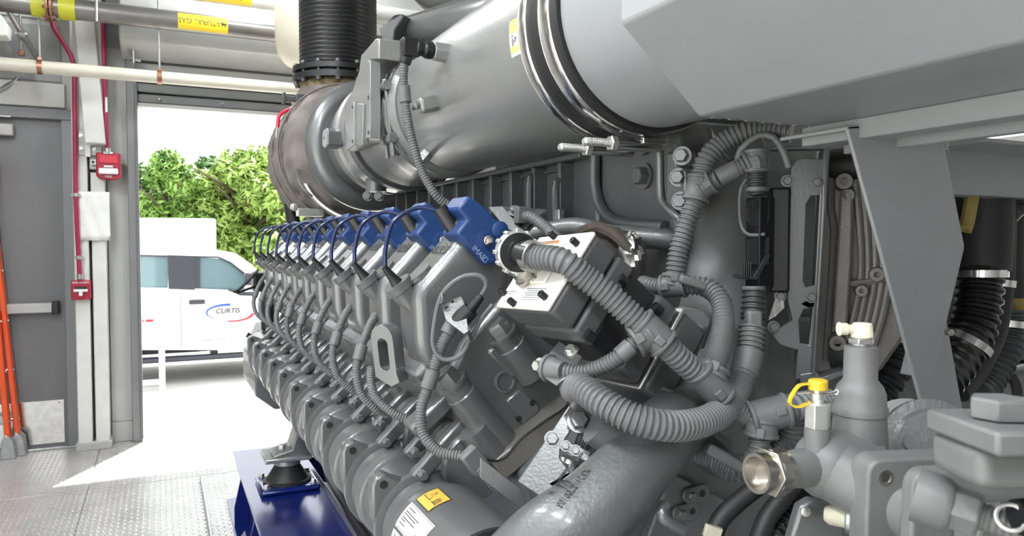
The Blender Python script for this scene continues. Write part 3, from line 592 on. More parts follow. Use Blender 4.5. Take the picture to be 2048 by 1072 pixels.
for s, e in (((-.006, -.005), (.006, -.004)), ((-.006, .004), (.006, .005)), ((-.006, -.005), (-.005, .005)), ((.005, -.005), (.006, .005))):
    p.add([a+u*s[0]+v_*s[1], a+u*e[0]+v_*s[1], a+u*e[0]+v_*e[1], a+u*s[0]+v_*e[1]], [(0, 1, 2, 3)])
part(p, 'coil_print', 'coil_print', head)
for bx_, bz_, L in ((.432, 1.062, .15), (.524, 1.138, .09)):
    for s in (-.108, .082):
        b = V((bx_, CY+s, bz_)); p = MB(); p.lathe(b, -AX_, [(0, .0), (0, .025), (.02, .025), (.022, .027), (L, .03)], 20); part(p, 'bolt_tower', 'paint', head)
        p = MB(); p.hexa(b, AX_, .0205, .03); part(p, 'head_bolt', 'paint', head)
# features on the near face of the head
p = MB(); c = oY(1010, 763, hy-.001); p.lathe(c+Y*.002, -Y, [(0, .021), (.004, .02), (.005, .016), (.001, .0145), (.001, 0)], 24); part(p, 'core_plug', 'paint', head)
p = MB(); p.prism([oY(a, b, hy-.004) for a, b in ((1012, 802), (1040, 778), (1080, 808), (1080, 824), (1046, 852))], (0, .01, 0)); part(p, 'face_rib', 'paint', head, .004)
p = MB(); p.prism([oY(a, b, hy-.006) for a, b in ((870, 760), (885, 752), (965, 850), (950, 866))], (0, .02, 0)); p.prism([oY(a, b, hy-.006) for a, b in ((975, 705), (990, 692), (1040, 745), (1025, 760))], (0, .02, 0)); part(p, 'casting_rib', 'paint', head, .005)
for q in ((1065, 806), (1038, 838)): p = MB(); p.lathe(oY(*q, hy-.0045), -Y, [(0, .0055), (.0005, .0055)], 12); part(p, 'drilled_hole', 'ink', head)
# exhaust link below the head: drum, clamp bars, tabs
dc_ = V((.478, CY-.03, .918))
p = MB(); p.lathe(dc_-Y*.075, Y, [(0, .04), (0, .058), (.012, .062), (.016, .062), (.018, .056), (.06, .056), (.065, .068), (.082, .068), (.087, .06), (.15, .058), (.15, .04)], 32); part(p, 'port_drum', 'paint', head)
p = MB(); d_ = V((.72, 0, .69)); n_ = V((-.69, 0, .72)); p.box(dc_+n_*.062-Y*.052-d_*.02, (.13, .022, .026), (d_, Y, n_)); part(p, 'clamp_bar', 'paint', head, .004); p = MB(); p.box(dc_+n_*.062+Y*.035-d_*.01, (.11, .02, .024), (d_, Y, n_)); part(p, 'clamp_bar', 'paint', head, .004)
b = dc_+n_*.066-Y*.063-d_*.072
for q in (b, b+Y*.085+d_*.02): p = MB(); p.hexa(q, (0, -1, 0), .008, .02, False); part(p, 'clamp_bolt', 'paint', head)
for q, yy in (((.422, .88), .136), ((.427, .876), .065)): p = MB(); p.prism([(q[0]-.012, CY+yy-.013, q[1]-.035), (q[0]-.012, CY+yy+.013, q[1]-.035), (q[0]-.012, CY+yy+.013, q[1]+.022), (q[0]-.012, CY+yy+.006, q[1]+.034), (q[0]-.012, CY+yy-.006, q[1]+.034), (q[0]-.012, CY+yy-.013, q[1]+.022)], (.02, 0, 0)); part(p, 'gasket_tab', 'paint', head, .005, 3)
p = MB(); p.lathe((.475, CY-.03, .91), V((-.7, 0, -.6)), [(0, .045), (.05, .045), (.06, .052), (.075, .052)], 24); part(p, 'port_neck', 'paint', head)
p = MB(); p.cyl(oY(945, 858, hy-.012), oY(982, 908, hy-.012), .026, .03, 20); part(p, 'foot_boss', 'paint', head)
heads = [head]
for k in range(1, NP): heads.append(copytree(head, E, (0, PITCH*k, 0)))
# sensor conduit per gap (not on first head)
for k in range(1, NP):
    p = MB(); path = [V(q)+Y*(PITCH*(k-1)) for q in (oY(752, 630, 1.42), oY(738, 655, 1.40), oY(719, 705, 1.385), oY(713, 747, 1.375), oY(724, 789, 1.365), oY(752, 817, 1.36), oY(775, 828, 1.37))]
    p.corr(path, .0085, .0048, .14, 10) if k < 6 else p.tube(path, .008, 8)
    sc_ = part(p, 'sensor_conduit', 'conduit', E)
    p = MB(); p.cyl(path[2]+V((.006, .004, .012)), path[2]-V((.004, .004, .014)), .0115, n=12); part(p, 'conduit_sleeve', 'conduit', sc_)
p = MB(); p.corr(DD((742, 735, 1.36), (742, 762, 1.35), (752, 795, 1.34), (785, 825, 1.33), (825, 843, 1.33)), .0085, .0048, .14, 10); part(p, 'sensor_conduit', 'conduit', E)
# knock sensor bracket loop on the near head
p = MB(); p.corr(DD((905, 655, 1.19), (884, 690, 1.185), (862, 760, 1.18), (842, 820, 1.17), (848, 870, 1.16), (880, 903, 1.15), (935, 918, 1.14), (985, 965, 1.13), (1010, 990, 1.13)), .0095, .0047, .15, 12); kc = part(p, 'sensor_conduit', 'conduit', E, label='corrugated grey conduit looping over the near cylinder head')
p = MB(); p.cyl(D(914, 636, 1.195), D(893, 668, 1.187), .014, .012, 16); p.cyl(D(918, 630, 1.197), D(913, 640, 1.195), .019, n=16); part(p, 'conduit_gland', 'conduit', kc)
p = MB(); p.cyl(D(867, 740, 1.18), D(856, 776, 1.178), .012, n=14); part(p, 'conduit_sleeve', 'conduit', kc)
p = MB(); a = D(948, 920, 1.135); p.box(a, (.03, .02, .04), (BX_, Y, AX_)); part(p, 'conduit_clip', 'conduit', kc, .003)
bn_ = V((-.5, -.62, .6)).normalized(); bc_ = D(905, 630, 1.165); oB = lambda x, y, w=0: oP(x, y, bc_, bn_)
p = MB(); pl = [oB(a, b) for a, b in ((884, 612), (922, 592), (931, 612), (936, 662), (928, 668), (892, 640))]
hl = [[oB(x+r*math.cos(k*math.pi/4), y+r*math.sin(k*math.pi/4)) for k in range(8)] for x, y, r in ((893, 615, 3.5), (905, 603, 3.5))]
p.prism(pl, -bn_*.004, hl); sb = part(p, 'sensor_bracket', 'paint', E, .001)
p = MB(); p.prism([oB(a, b)-bn_*.004 for a, b in ((918, 594), (922, 592), (936, 662), (932, 665))], -bn_*.03); part(p, 'bracket_leg', 'paint', sb, .001)
p = MB(); p.cyl(D(916, 645, 1.172), D(942, 618, 1.168), .016, .014, 14); p.cyl(D(942, 618, 1.168), D(963, 592, 1.165), .009, .006, 12); part(p, 'sensor_plug', 'black', sb)
p = MB(); p.tube(DD((962, 592, 1.18), (973, 570, 1.175), (962, 552, 1.17), (930, 552, 1.17), (900, 570, 1.17), (880, 598, 1.172), (870, 640, 1.175), (866, 690, 1.175), (885, 718, 1.175), (920, 712, 1.175), (940, 680, 1.178), (962, 640, 1.18), (985, 610, 1.19)), .0038, 8, .008); part(p, 'sensor_lead', 'conduit', sb)
p = MB(); a = D(882, 597, 1.168); p.torus(a, X, .007, .002, 16, 6); part(p, 'lead_clip', 'conduit', sb)
# lifting eye
ey = V((.37, 1.40, 1.085)); p = MB()
def oval(h, w, n=10, c=(0, 0)): return [(c[0]+w*math.sin(a), c[1]+h+w*math.cos(a)) for a in [-math.pi/2+math.pi*i/n for i in range(n+1)]]+[(c[0]+w*math.sin(a), c[1]-h+w*math.cos(a)) for a in [math.pi/2+math.pi*i/n for i in range(n+1)]]
a0_ = D(767, 712, 1.29); eu = V((.55, -.83, 0)).normalized(); ev = V((-.12, -.05, 1)).normalized()
out = [a0_+eu*a+ev*b for a, b in oval(.03, .025)][:11]+[a0_+eu*.025+ev*-.03, a0_+eu*.03-ev*.045, a0_+eu*.01-ev*.055, a0_-eu*.025-ev*.04]
p.prism(out, eu.cross(ev)*-.026, [[a0_+eu*a+ev*(b+.002) for a, b in oval(.018, .011)]]); le = part(p, 'lifting_eye', 'paint', E, .006, 3)
p = MB(); p.box(a0_+eu*.06-ev*.085+V((.03, 0, -.01)), (.1, .05, .03), (BX_, Y, AX_)); part(p, 'eye_foot', 'paint', le, .006)
# ---- coolant pipe along the engine
PX, PZ, PR = .392, .828, .0735  # pipe, stickers and end housing scaled down about the camera to suit the heads
def cy(y, a, r, x=None, z=None): return V(((PX if x is None else x)+r*math.cos(math.radians(a)), y, (PZ if z is None else z)+r*math.sin(math.radians(a))))
p = MB(); p.lathe((PX, .895, PZ), Y, [(0, .055), (0, .087), (.012, .0885), (.03, .088), (.2, .0877), (.2, .0877), (.235, PR), (2.5, PR), (2.5, .02)], 48); cp_ = part(p, 'coolant_pipe', 'paint', E)
ring = None
for k in range(NP):
    y0 = 1.175+PITCH*k
    if k == 0:
        p = MB(); p.lathe((PX, y0-.014, PZ), Y, [(0, PR), (.003, .087), (.018, .087), (.022, .083), (.028, PR)], 48); ring = part(p, 'pipe_flange', 'paint', cp_)
        q = cy(y0, 138, .071); dr = V((math.cos(math.radians(125)), 0, math.sin(math.radians(125)))); tg = V((-dr.z, 0, dr.x))
        p = MB(); p.prism([q+dr*a+tg*b-Y*.006 for a, b in ((-.01, -.045), (.028, -.02), (.045, -.012), (.05, .004), (.042, .016), (-.01, .05))], (0, .03, 0)); bs = part(p, 'flange_boss', 'paint', cp_, .004)
        p = MB(); p.lathe(q+dr*.032-Y*.0065, -Y, [(0, .007), (.0005, .007)], 12); bh = part(p, 'boss_hole', 'ink', cp_)
        p = MB(); p.lathe((PX, y0-.094, PZ), Y, [(0, PR), (.004, .08), (.028, .082), (.032, PR)], 48); r2 = part(p, 'pipe_flange', 'paint', cp_)
        p = MB(); p.lathe((PX, y0-.062, PZ), Y, [(0, PR), (.004, .077), (.044, .077), (.048, PR)], 48); r3 = part(p, 'pipe_sleeve', 'paint', cp_)
    else:
        for o in (ring, bs, bh, r2, r3): copytree(o, cp_, (0, PITCH*k, 0))
# stickers
def cylpatch(y0, y1, a0, a1, r, x, z, n=8):
    p = MB(); vs = []
    for i in range(n+1):
        a = a0+(a1-a0)*i/n; vs += [cy(y0, a, r, x, z), cy(y1, a, r, x, z)]
    return p.add(vs, [(2*i, 2*i+1, 2*i+3, 2*i+2) for i in range(n)])
def cyltext(p, txt, ts, yc, ac, r, x, z, flip=1): # text running along -Y, top towards growing angle (flip) 
    def fn(q): return cy(yc-q.x*flip, ac-flip*math.degrees(q.y/r), r, x, z)
    return text(p, txt, ts, (0, 0, 0), X, Z, fn=fn)
rr = .0884
DA = -5; ys_ = part(cylpatch(1.018, 1.077, 101+DA, 127+DA, rr, PX, PZ), 'warning_sticker', 'label_yellow', cp_, label='yellow warning sticker with triangle')
def cylpatch_s(y0, y1, a0, a1, *k): return cylpatch(y0+.007, y1+.007, a0+DA, a1+DA, *k)
def cyltext_s(p, tx, ts, yc, ac, *k): return cyltext(p, tx, ts, yc+.007, ac+DA, *k)
p = MB()
for y0, y1, a0, a1 in ((1.011, 1.07, 101, 102), (1.011, 1.07, 126, 127), (1.011, 1.0125, 101, 127), (1.0685, 1.07, 101, 127)): q = cylpatch_s(y0, y1, a0, a1, rr+.0003, PX, PZ, 4); p.add(q.v, q.f)
def tri(y, a, s, w):
    o = [(y+s, a+s*400), (y-s, a+s*400), (y, a-s*640)]; i_ = [(y+s-w*1.7, a+s*400-w*500), (y-s+w*1.7, a+s*400-w*500), (y, a-s*640+w*1300)]
    p.add([cy(q[0]+.007, q[1]+DA, rr+.0004, PX, PZ) for q in o+i_], [(0, 1, 4, 3), (1, 2, 5, 4), (2, 0, 3, 5)])
tri(1.052, 113, .0125, .0015); cyltext_s(p, '!', .012, 1.052, 113.5, rr+.0004, PX, PZ)
for k in range(4):
    q = cylpatch_s(1.029-.0037*k, 1.0304-.0037*k, 108+1.0*abs(k-1), 117, rr+.0004, PX, PZ, 2); p.add(q.v, q.f)
q = cylpatch_s(1.0155, 1.033, 117, 118, rr+.0004, PX, PZ, 2); p.add(q.v, q.f)
part(p, 'sticker_print', 'ink', ys_)
ws = part(cylpatch_s(.965, 1.071, 131, 158, rr, PX, PZ), 'rating_label', 'label_white', cp_, label='white rating label with small print')
p = MB()
for y0, y1, a0, a1 in ((.967, 1.069, 132, 132.5), (.967, 1.069, 156.5, 157), (.967, .968, 132, 157), (1.068, 1.069, 132, 157)): q = cylpatch_s(y0, y1, a0, a1, rr+.0003, PX, PZ, 4); p.add(q.v, q.f)
for y1, ln, a in ((1.064, .03, 136), (1.064, .058, 140), (1.064, .05, 142.5), (1.064, .055, 146), (1.064, .02, 148.5), (1.064, .025, 152)): q = cylpatch_s(y1-ln, y1, a-.45, a+.45, rr+.0003, PX, PZ, 2); p.add(q.v, q.f)
cyltext_s(p, 'mtu', .0185, .981, 151, rr+.0003, PX, PZ)
part(p, 'label_print', 'ink', ws)
ws = part(cylpatch_s(.965, 1.071, 161, 185, rr, PX, PZ), 'rating_label', 'label_white', cp_)
p = MB()
for y1, ln, a in ((1.064, .04, 165), (1.064, .06, 168), (1.064, .05, 172)): q = cylpatch_s(y1-ln, y1, a-.45, a+.45, rr+.0003, PX, PZ, 2); p.add(q.v, q.f)
part(p, 'label_print', 'ink', ws)
# end box of the pipe, far end
p = MB(); p.prism(xz(3.34, [(.354, .763), (.417, .894), (.508, .894), (.554, .792), (.554, .562), (.434, .562), (.354, .628)]), (0, .53, 0)); eb = part(p, 'end_housing', 'paint_cast', E, .006)
p = MB(); a = V((.386, 3.47, .838)); p.box(a, (.11, .22, .03), (V((.43, 0, .9)), Y, V((-.9, 0, .43)))); part(p, 'end_cover', 'cast_alu', eb, .004)
for yy in (3.38, 3.5):
    p = MB(); p.cyl(V((.34, yy+.02, .875)), V((.40, yy+.02, .838)), .012, n=12); part(p, 'cover_knob', 'black', eb)
p = MB(); p.box((.41, 3.42, 1.12), (.11, .1, .085)); p.cyl((.42, 3.42, .9), (.42, 3.42, 1.1), .03, n=12); bxx = part(p, 'terminal_block', 'black', E, .008)
p = MB(); p.tube([(.37, 3.36, 1.17), (.35, 3.33, 1.15), (.30, 3.32, 1.10), (.272, 3.3, 1.085)], .006, 8); p.tube([(.36, 3.37, 1.1), (.32, 3.34, 1.09), (.285, 3.32, 1.08)], .006, 8); part(p, 'loose_lead', 'rubber', bxx)
# ---- elbow casting at the near end of the pipe
el = [V((PX, .92, PZ)), V((PX, .88, PZ)), D(1095, 1090, .95), D(1180, 1025, .96), D(1255, 950, .99), D(1320, 875, 1.04), D(1385, 815, 1.14)]
p = MB(); q = smoothpath(el, .012); p.sweep(q, lambda i, m_: .064-.014*min(1, i/(m_*.6)), 36); ebm = p; eo = part(p, 'coolant_elbow', 'paint_cast', E)
p = MB(); p.cyl(D(1190, 845, 1.02), D(1285, 900, 1.03), .03, .036, 20); p.ball(D(1285, 900, 1.03), .036, 16); part(p, 'elbow_boss', 'paint_cast', eo)
p = MB(); p.pipe((PX, .886, PZ), (PX, .894, PZ), .0885, .05, 40); part(p, 'pipe_seal', 'rubber', eo)
# cast lettering, upside down along the elbow
a = D(1110, 1012, .905); b = D(1183, 922, .935); u = (a-b).normalized(); nrm = (CAM-(a+b)/2).normalized(); v_ = nrm.cross(u).normalized(); nn = u.cross(v_)
from mathutils.bvhtree import BVHTree
bv = BVHTree.FromPolygons(ebm.v, ebm.f); L = (a-b).length; p = MB()
def wrap(c):
    def g(q):
        o_ = c+u*q.x+v_*q.y; h = bv.ray_cast(o_+nn*.1, -nn)[0]; return (h if h else o_)+nn*(q.z+.0008)
    return g
text(p, 'X52412700105', L/7.0, (0, 0, 0), X, Z, .002, wrap((a+b)/2+v_*.002)); text(p, 'mtu', L/7.5, (0, 0, 0), X, Z, .002, wrap(b.lerp(a, .5)-v_*.016)); text(p, 'N', L/7.5, (0, 0, 0), X, Z, .002, wrap(b.lerp(a, .78)-v_*.016)); text(p, 'mtu', L/9, (0, 0, 0), X, Z, .002, wrap(b.lerp(a, .08)-v_*.014))
part(p, 'cast_lettering', 'paint_cast', eo)
# ---- bracket plate beside the elbow
pn = V((-.45, -.8, .4)).normalized(); pc = D(1130, 900, 1.06)
def bp(pts): return [oP(a, b, pc, pn) for a, b in pts]
p = MB(); p.prism(bp([(1148, 797), (1172, 792), (1200, 830), (1215, 868), (1215, 905), (1180, 960), (1095, 1005), (1035, 962)]), -pn*.008, [bp([(1162, 832), (1188, 858), (1200, 890), (1158, 968), (1120, 915), (1122, 892)])]); br = part(p, 'bracket_plate', 'paint', E, .002)
p = MB(); a = bp([(1105, 878)])[0]; p.hexa(a, pn, .009, .008)
part(p, 'plate_bolt', 'paint', br); p = MB(); a = bp([(1140, 806)])[0]; p.lathe(a, pn, [(0, .005), (.0006, .005)], 10); part(p, 'plate_hole', 'ink', br)
p = MB(); p.prism([q+pn*.002 for q in bp([(1124, 880), (1182, 905), (1174, 925), (1118, 898)])], pn*.004); b2 = part(p, 'cross_strap', 'paint', br, .001)
for q in ((1131, 893), (1151, 902)):
    p = MB(); p.hexa(bp([q])[0]+pn*.006, pn, .006, .005); part(p, 'strap_screw', 'paint', b2)
p = MB(); p.prism([q+pn*.012 for q in bp([(1150, 845), (1160, 832), (1183, 842), (1218, 853), (1225, 866), (1212, 884), (1195, 882), (1150, 862)])], pn*.006); tb = part(p, 'bolted_tab', 'galv', br, .003)
p = MB(); p.hexa(bp([(1158, 846)])[0]+pn*.018, pn, .013, .016); part(p, 'tab_bolt', 'paint', tb)
p = MB(); p.lathe(bp([(1212, 866)])[0]+pn*.0185, pn, [(0, .006), (.0005, .006)], 10); part(p, 'tab_hole', 'ink', tb)
p = MB(); a, b = D(1140, 915, 1.09), D(1128, 962, 1.09); p.lathe(a, b-a, [(0, .014), (.006, .016), (.012, .013), (.03, .013), (.032, .011), (.045, .011)], 20); part(p, 'pressure_sensor', 'zinc', br)
p = MB(); p.corr(DD((1172, 930, 1.08), (1160, 945, 1.085), (1150, 965, 1.09)), .008); p.corr(DD((1155, 875, 1.09), (1172, 882, 1.085), (1182, 890, 1.08)), .011); part(p, 'sensor_conduit', 'conduit', br)
p = MB(); p.prism([oY(a, b, 1.10) for a, b in ((985, 925), (1150, 795), (1172, 815), (1120, 870), (1010, 962))], (0, .1, 0)); part(p, 'deck_rail', 'cast_alu', E, .003)
p = MB(); p.tube([oY(965, 915, 1.1), oY(985, 922, 1.1), oY(1010, 915, 1.1), oY(1040, 880, 1.1), oY(1090, 842, 1.1), oY(1130, 815, 1.1), oY(1150, 785, 1.1)], .002, 6); part(p, 'gasket_edge', 'ink', E)
p = MB(); p.box((D(960, 935, 1.1)+D(1050, 1005, 1.1))/2, ((D(960, 935, 1.1)-D(1050, 1005, 1.1)).length, .004, .03), ((D(1050, 1005, 1.1)-D(960, 935, 1.1)).normalized(), Y, X.cross(Y))); part(p, 'guard_strip', 'paint', E, .001)
# ---- front face details under the elbow
for q in ((1400, 985), (1380, 1020)):
    a = oY(*q, .982); p = MB(); p.prism([a+V((c[0], 0, c[1])) for c in arc(0, 0, .017, -75, 75, 8)+arc(-.026, 0, .013, 75, 285, 10)], (0, -.006, 0)); ls = part(p, 'oval_cover', 'paint_cast', E, .0015)
    p = MB(); p.lathe(a-Y*.0065, -Y, [(0, .006), (.0004, .006)], 10); part(p, 'cover_hole', 'ink', ls)
    p = MB(); p.hexa(a+V((-.026, -.006, 0)), -Y, .008, .01); part(p, 'cover_bolt', 'paint', ls)
p = MB(); p.prism([oY(a, b, .984) for a, b in ((1330, 985), (1352, 948), (1470, 1010), (1455, 1090), (1290, 1090))], (0, .03, 0)); part(p, 'side_cover', 'paint_cast', E, .004)
p = MB(); p.tube(DD((1330, 1010, .98), (1322, 1025, .97), (1335, 1045, .97), (1365, 1060, .98)), .008, 10); part(p, 'lube_pipe', 'paint', E)
p = MB(); p.prism([oY(a, b, .95) for a, b in ((1390, 915), (1408, 895), (1490, 940), (1480, 965), (1462, 968))], (0, .06, 0)); part(p, 'cast_lug', 'paint_cast', E, .005)
p = MB(); p.prism([D(a, b, 1.1) for a, b in ((1370, 860), (1385, 842), (1470, 905), (1450, 935))], V((.04, .05, 0))); part(p, 'mounting_plate', 'paint', E, .003)
# ---- ribbed charge air housing in the valley
p = MB(); p.bx(.84, 1.25, 1.35, 2.75, 1.17, 1.49); rh = part(p, 'intake_housing', 'paint_cast', E, .01)
for k in range(11):
    y = 1.46+.128*k
    p = MB(); p.bx(.805, .842, y-.007, y+.007, 1.3, 1.475); part(p, 'housing_rib', 'paint_cast', rh, .003)
p = MB(); p.bx(.80, .842, 1.36, 2.74, 1.475, 1.488); part(p, 'housing_lip', 'paint_cast', rh, .003)
for k in range(4):
    y = 1.475+.128*k; p = MB(); p.tube([(.835, y+.005, 1.47), (.832, y+.005, 1.463), (.832, y+.1, 1.463), (.835, y+.1, 1.46)], .003, 6, .02); part(p, 'rib_bead', 'paint_cast', rh)
p = MB(); p.tube([(.838, 1.46, 1.44), (.80, 1.46, 1.43), (.80, 1.46, 1.32), (.80, 1.47, 1.305), (.80, 1.58, 1.305), (.80, 1.59, 1.32), (.80, 1.59, 1.45), (.838, 1.59, 1.46)], .008, 8, .02); part(p, 'frame_rib', 'paint', rh)
p = MB(); p.box((.80, 1.45, 1.34), (.015, .03, .06)); p.ball((.80, 1.45, 1.325), .022, 12, (.5, 1, 1.3)); part(p, 'bare_boss', 'galv', rh, .003)
# front housing block with bolts
p = MB(); p.prism([(.86, 1.08, 1.20), (.84, 1.08, 1.26), (.84, 1.08, 1.52), (1.2, 1.08, 1.52), (1.2, 1.08, 1.1), (.95, 1.08, 1.1)], (0, .27, 0)); fb = part(p, 'thermostat_housing', 'paint_cast', E, .02, 3)
p = MB(); q = oX(1290, 352, .838); p.hexa(q, -X, .018, .02); q = oX(1285, 280, .835); p.lathe(q+V((.004, 0, 0)), -X, [(0, .03), (.008, .029)], 20); part(p, 'housing_bolt', 'paint', fb)
p = MB(); p.tube([oX(1190, 300, .83), oX(1190, 370, .83), oX(1205, 420, .83), oX(1240, 445, .83), oX(1330, 455, .83)], .012, 10); part(p, 'casting_bead', 'paint_cast', fb)
p = MB(); p.tube([oX(1320, 300, .80), oX(1321, 380, .80), oX(1326, 405, .80), oX(1345, 425, .80), oX(1375, 450, .80)], .0075, 10); part(p, 'vent_line', 'paint', fb)
p = MB(); p.prism([oX(a, b, .80) for a, b in ((1332, 305), (1350, 303), (1352, 330), (1370, 340), (1372, 400), (1355, 412), (1335, 425), (1330, 420))], (.05, 0, 0)); fc = part(p, 'corner_casting', 'paint', fb, .005)
for q in ((1365, 312), (1358, 355), (1362, 402)):
    p = MB(); p.hexa(oX(*q, .80), V((-.8, -.6, 0)), .012, .016); part(p, 'casting_bolt', 'paint', fc)
p = MB(); p.prism([oX(a, b, .78) for a, b in ((1060, 380), (1060, 395), (1400, 285), (1395, 262))], (.03, 0, 0))
p = MB(); p.tube([D(1060, 470, 1.5), D(1150, 455, 1.45), D(1220, 470, 1.4), D(1330, 478, 1.35), D(1400, 480, 1.35)], .02, 12); part(p, 'casting_step', 'paint_cast', E)
p = MB(); p.bx(1.15, 1.75, 1.2, 2.6, 1.1, 1.78); part(p, 'gap_block', 'paint_cast', E, .02)  # added block, hides the bright right wall in the gap under the box
# trumpet shaped intake elbow behind the harness
p = MB(); q = smoothpath(DD((1445, 300, 1.38), (1440, 380, 1.37), (1448, 470, 1.35), (1450, 560, 1.33), (1440, 650, 1.3), (1420, 760, 1.3)), .02); p.sweep(q, lambda i, m_: .052+.035*(i/m_)**1.2, 28); part(p, 'intake_elbow', 'paint_valve', E)
p = MB(); p.prism([D(a, b, 1.33) for a, b in ((1500, 560), (1580, 540), (1600, 780), (1480, 880), (1400, 870), (1400, 700))], V((.1, .15, 0))); part(p, 'front_casting', 'paint_cast', E, .01)
# cast lever behind actuator
p = MB(); p.prism([D(a, b, 1.12) for a, b in ((1345, 620), (1360, 610), (1410, 618), (1425, 640), (1420, 665), (1380, 655), (1348, 640))], V((.02, .03, -.01))); lv = part(p, 'throttle_lever', 'paint_cast', E, .005)
p = MB(); p.cyl(D(1400, 650, 1.13), D(1388, 690, 1.13), .016, n=16); p.hexa(D(1389, 686, 1.13), D(1383, 700, 1.13)-D(1389, 686, 1.13), .011, .02); part(p, 'lever_bolt', 'paint', lv)
p = MB(); p.hexa(D(1340, 782, 1.1), V((-.3, -.5, .8)), .011, .012); part(p, 'case_bolt', 'paint', E)
p = MB(); p.prism([D(a, b, 1.16) for a, b in ((1190, 770), (1225, 755), (1370, 830), (1400, 870), (1330, 850))], V((.05, .06, -.01))); part(p, 'adapter_block', 'paint_cast', E, .006)
# ================================================================= turbocharger side: duct, compressor, jacket, exhaust
DXc, DZc, DR = .748, 1.67, .182
def dl(prof, n=64, z0=0): # lathe about the duct axis, profile in world Y
    p = MB(); p.lathe((DXc, 0, DZc), Y, prof, n); return p
def dpt(y, a, r): return cy(y, a, r, DXc, DZc)
t = thing('air_duct', 'large grey painted air duct cylinder above the engine', 'duct', (DXc, 1.5, DZc-.2))
part(dl([(1.14, .165), (1.14, DR), (1.905, DR), (1.925, .176), (1.932, .163), (1.932, .1)]), 'duct_shell', 'paint_duct', t)
def radial(y, a): return V((math.cos(math.radians(a)), 0, math.sin(math.radians(a))))
# sensor and fittings
q = oC(893, 107, DXc, DZc, DR); tip_ = D(818, 93, (q-CAM).dot(FW)-.035); d = (tip_-q).normalized(); pl_ = (tip_-q).length
p = MB(); p.lathe(q-d*.01, d, [(0, .022), (.04, .021), (.042, .0)], 6); part(p, 'sensor_boss', 'paint_duct', t, .002)
p = MB(); e = d+V((0, .35, .25)); p.lathe(q+d*.03, d, [(0, .013), (.004, .019), (.02, .019), (.022, .016), (.03, .016), (.032, .02), (.04, .02), (.042, .015), (pl_-.03, .015)], 18); s2 = tip_; p.box(s2+V((0, 0, -.004)), (.032, .032, .04)); p.cyl(s2, D(809, 128, (s2-CAM).dot(FW)), .0155, .013, 14); part(p, 'sensor_plug', 'black', t, .002)
q = dpt(1.633, -163, DR); d = radial(0, -164); p = MB(); p.box(q+d*.016, (.05, .045, .036), (d, Y, d.cross(Y))); bb = part(p, 'hex_block', 'paint_duct', t, .008)
p = MB(); p.cyl(q+d*.04+V((0, .012, .004)), q+d*.056+V((0, .012, .004)), .008, n=8); p.cyl(q+d*.04-V((0, .008, -.004)), q+d*.05-V((0, .008, -.004)), .009, n=8); part(p, 'block_screw', 'paint_duct', bb)
q = dpt(1.86, -129, DR); d = radial(0, -129); p = MB(); p.lathe(q-d*.01, d, [(0, .018), (.025, .018), (.027, .016), (.04, .016), (.042, .007), (.03, .007)], 6); part(p, 'drain_plug', 'paint_duct', t, .001)
p = MB(); zs = (s2-CAM).dot(FW); p.corr([D(809, 120, zs), D(807, 160, zs), D(812, 215, zs), D(823, 275, zs), D(843, 340, zs), D(872, 390, zs), D(905, 416, zs+.02), D(925, 430, zs+.05)], .0098, .0058, .15, 12); sc = part(p, 'sensor_conduit', 'conduit', t)
a, b = D(808, 172, zs), D(811, 205, zs); p = MB(); p.cyl(a, b, .0128, n=14); part(p, 'conduit_sleeve', 'conduit', sc)
# caution sticker on the duct
def dpatch(y0, y1, a0, a1, r, n=6): return cylpatch(y0, y1, a0, a1, r, DXc, DZc, n)
st = part(dpatch(1.166, 1.208, 174, 194, DR+.0006), 'caution_sticker', 'label_white', t, label='white and yellow caution sticker')
for a0, a1 in ((174, 181.5), (188.5, 192)): part(dpatch(1.167, 1.207, a0, a1, DR+.0009, 4), 'yellow_band', 'label_pale', st)
p = MB(); cyltext(p, 'WARNING', .0072, 1.183, 176.3, DR+.0012, DXc, DZc); cyltext(p, 'CAUTION', .0072, 1.183, 179.4, DR+.0012, DXc, DZc)
for a in (176.3, 179.4): p.add([dpt(1.205, a+.7, DR+.0012), dpt(1.201, a+.7, DR+.0012), dpt(1.203, a-.8, DR+.0012)], [(0, 1, 2)])
def dpoly(pts): p.add([dpt(1.208-.042*a, 174+20*b, DR+.0012) for a, b in pts], [tuple(range(len(pts)))])
dpoly([(.3+.09*math.cos(k*.63), .45+.045*math.sin(k*.63)) for k in range(10)]); dpoly([(.22, .52), (.38, .52), (.42, .62), (.38, .7), (.22, .72)]); dpoly([(.38, .57), (.52, .66), (.72, .53), (.68, .5), (.5, .6), (.4, .53)]); dpoly([(.45, .52), (.55, .46), (.62, .51), (.52, .57)])
part(p, 'sticker_print', 'ink_grey', st)
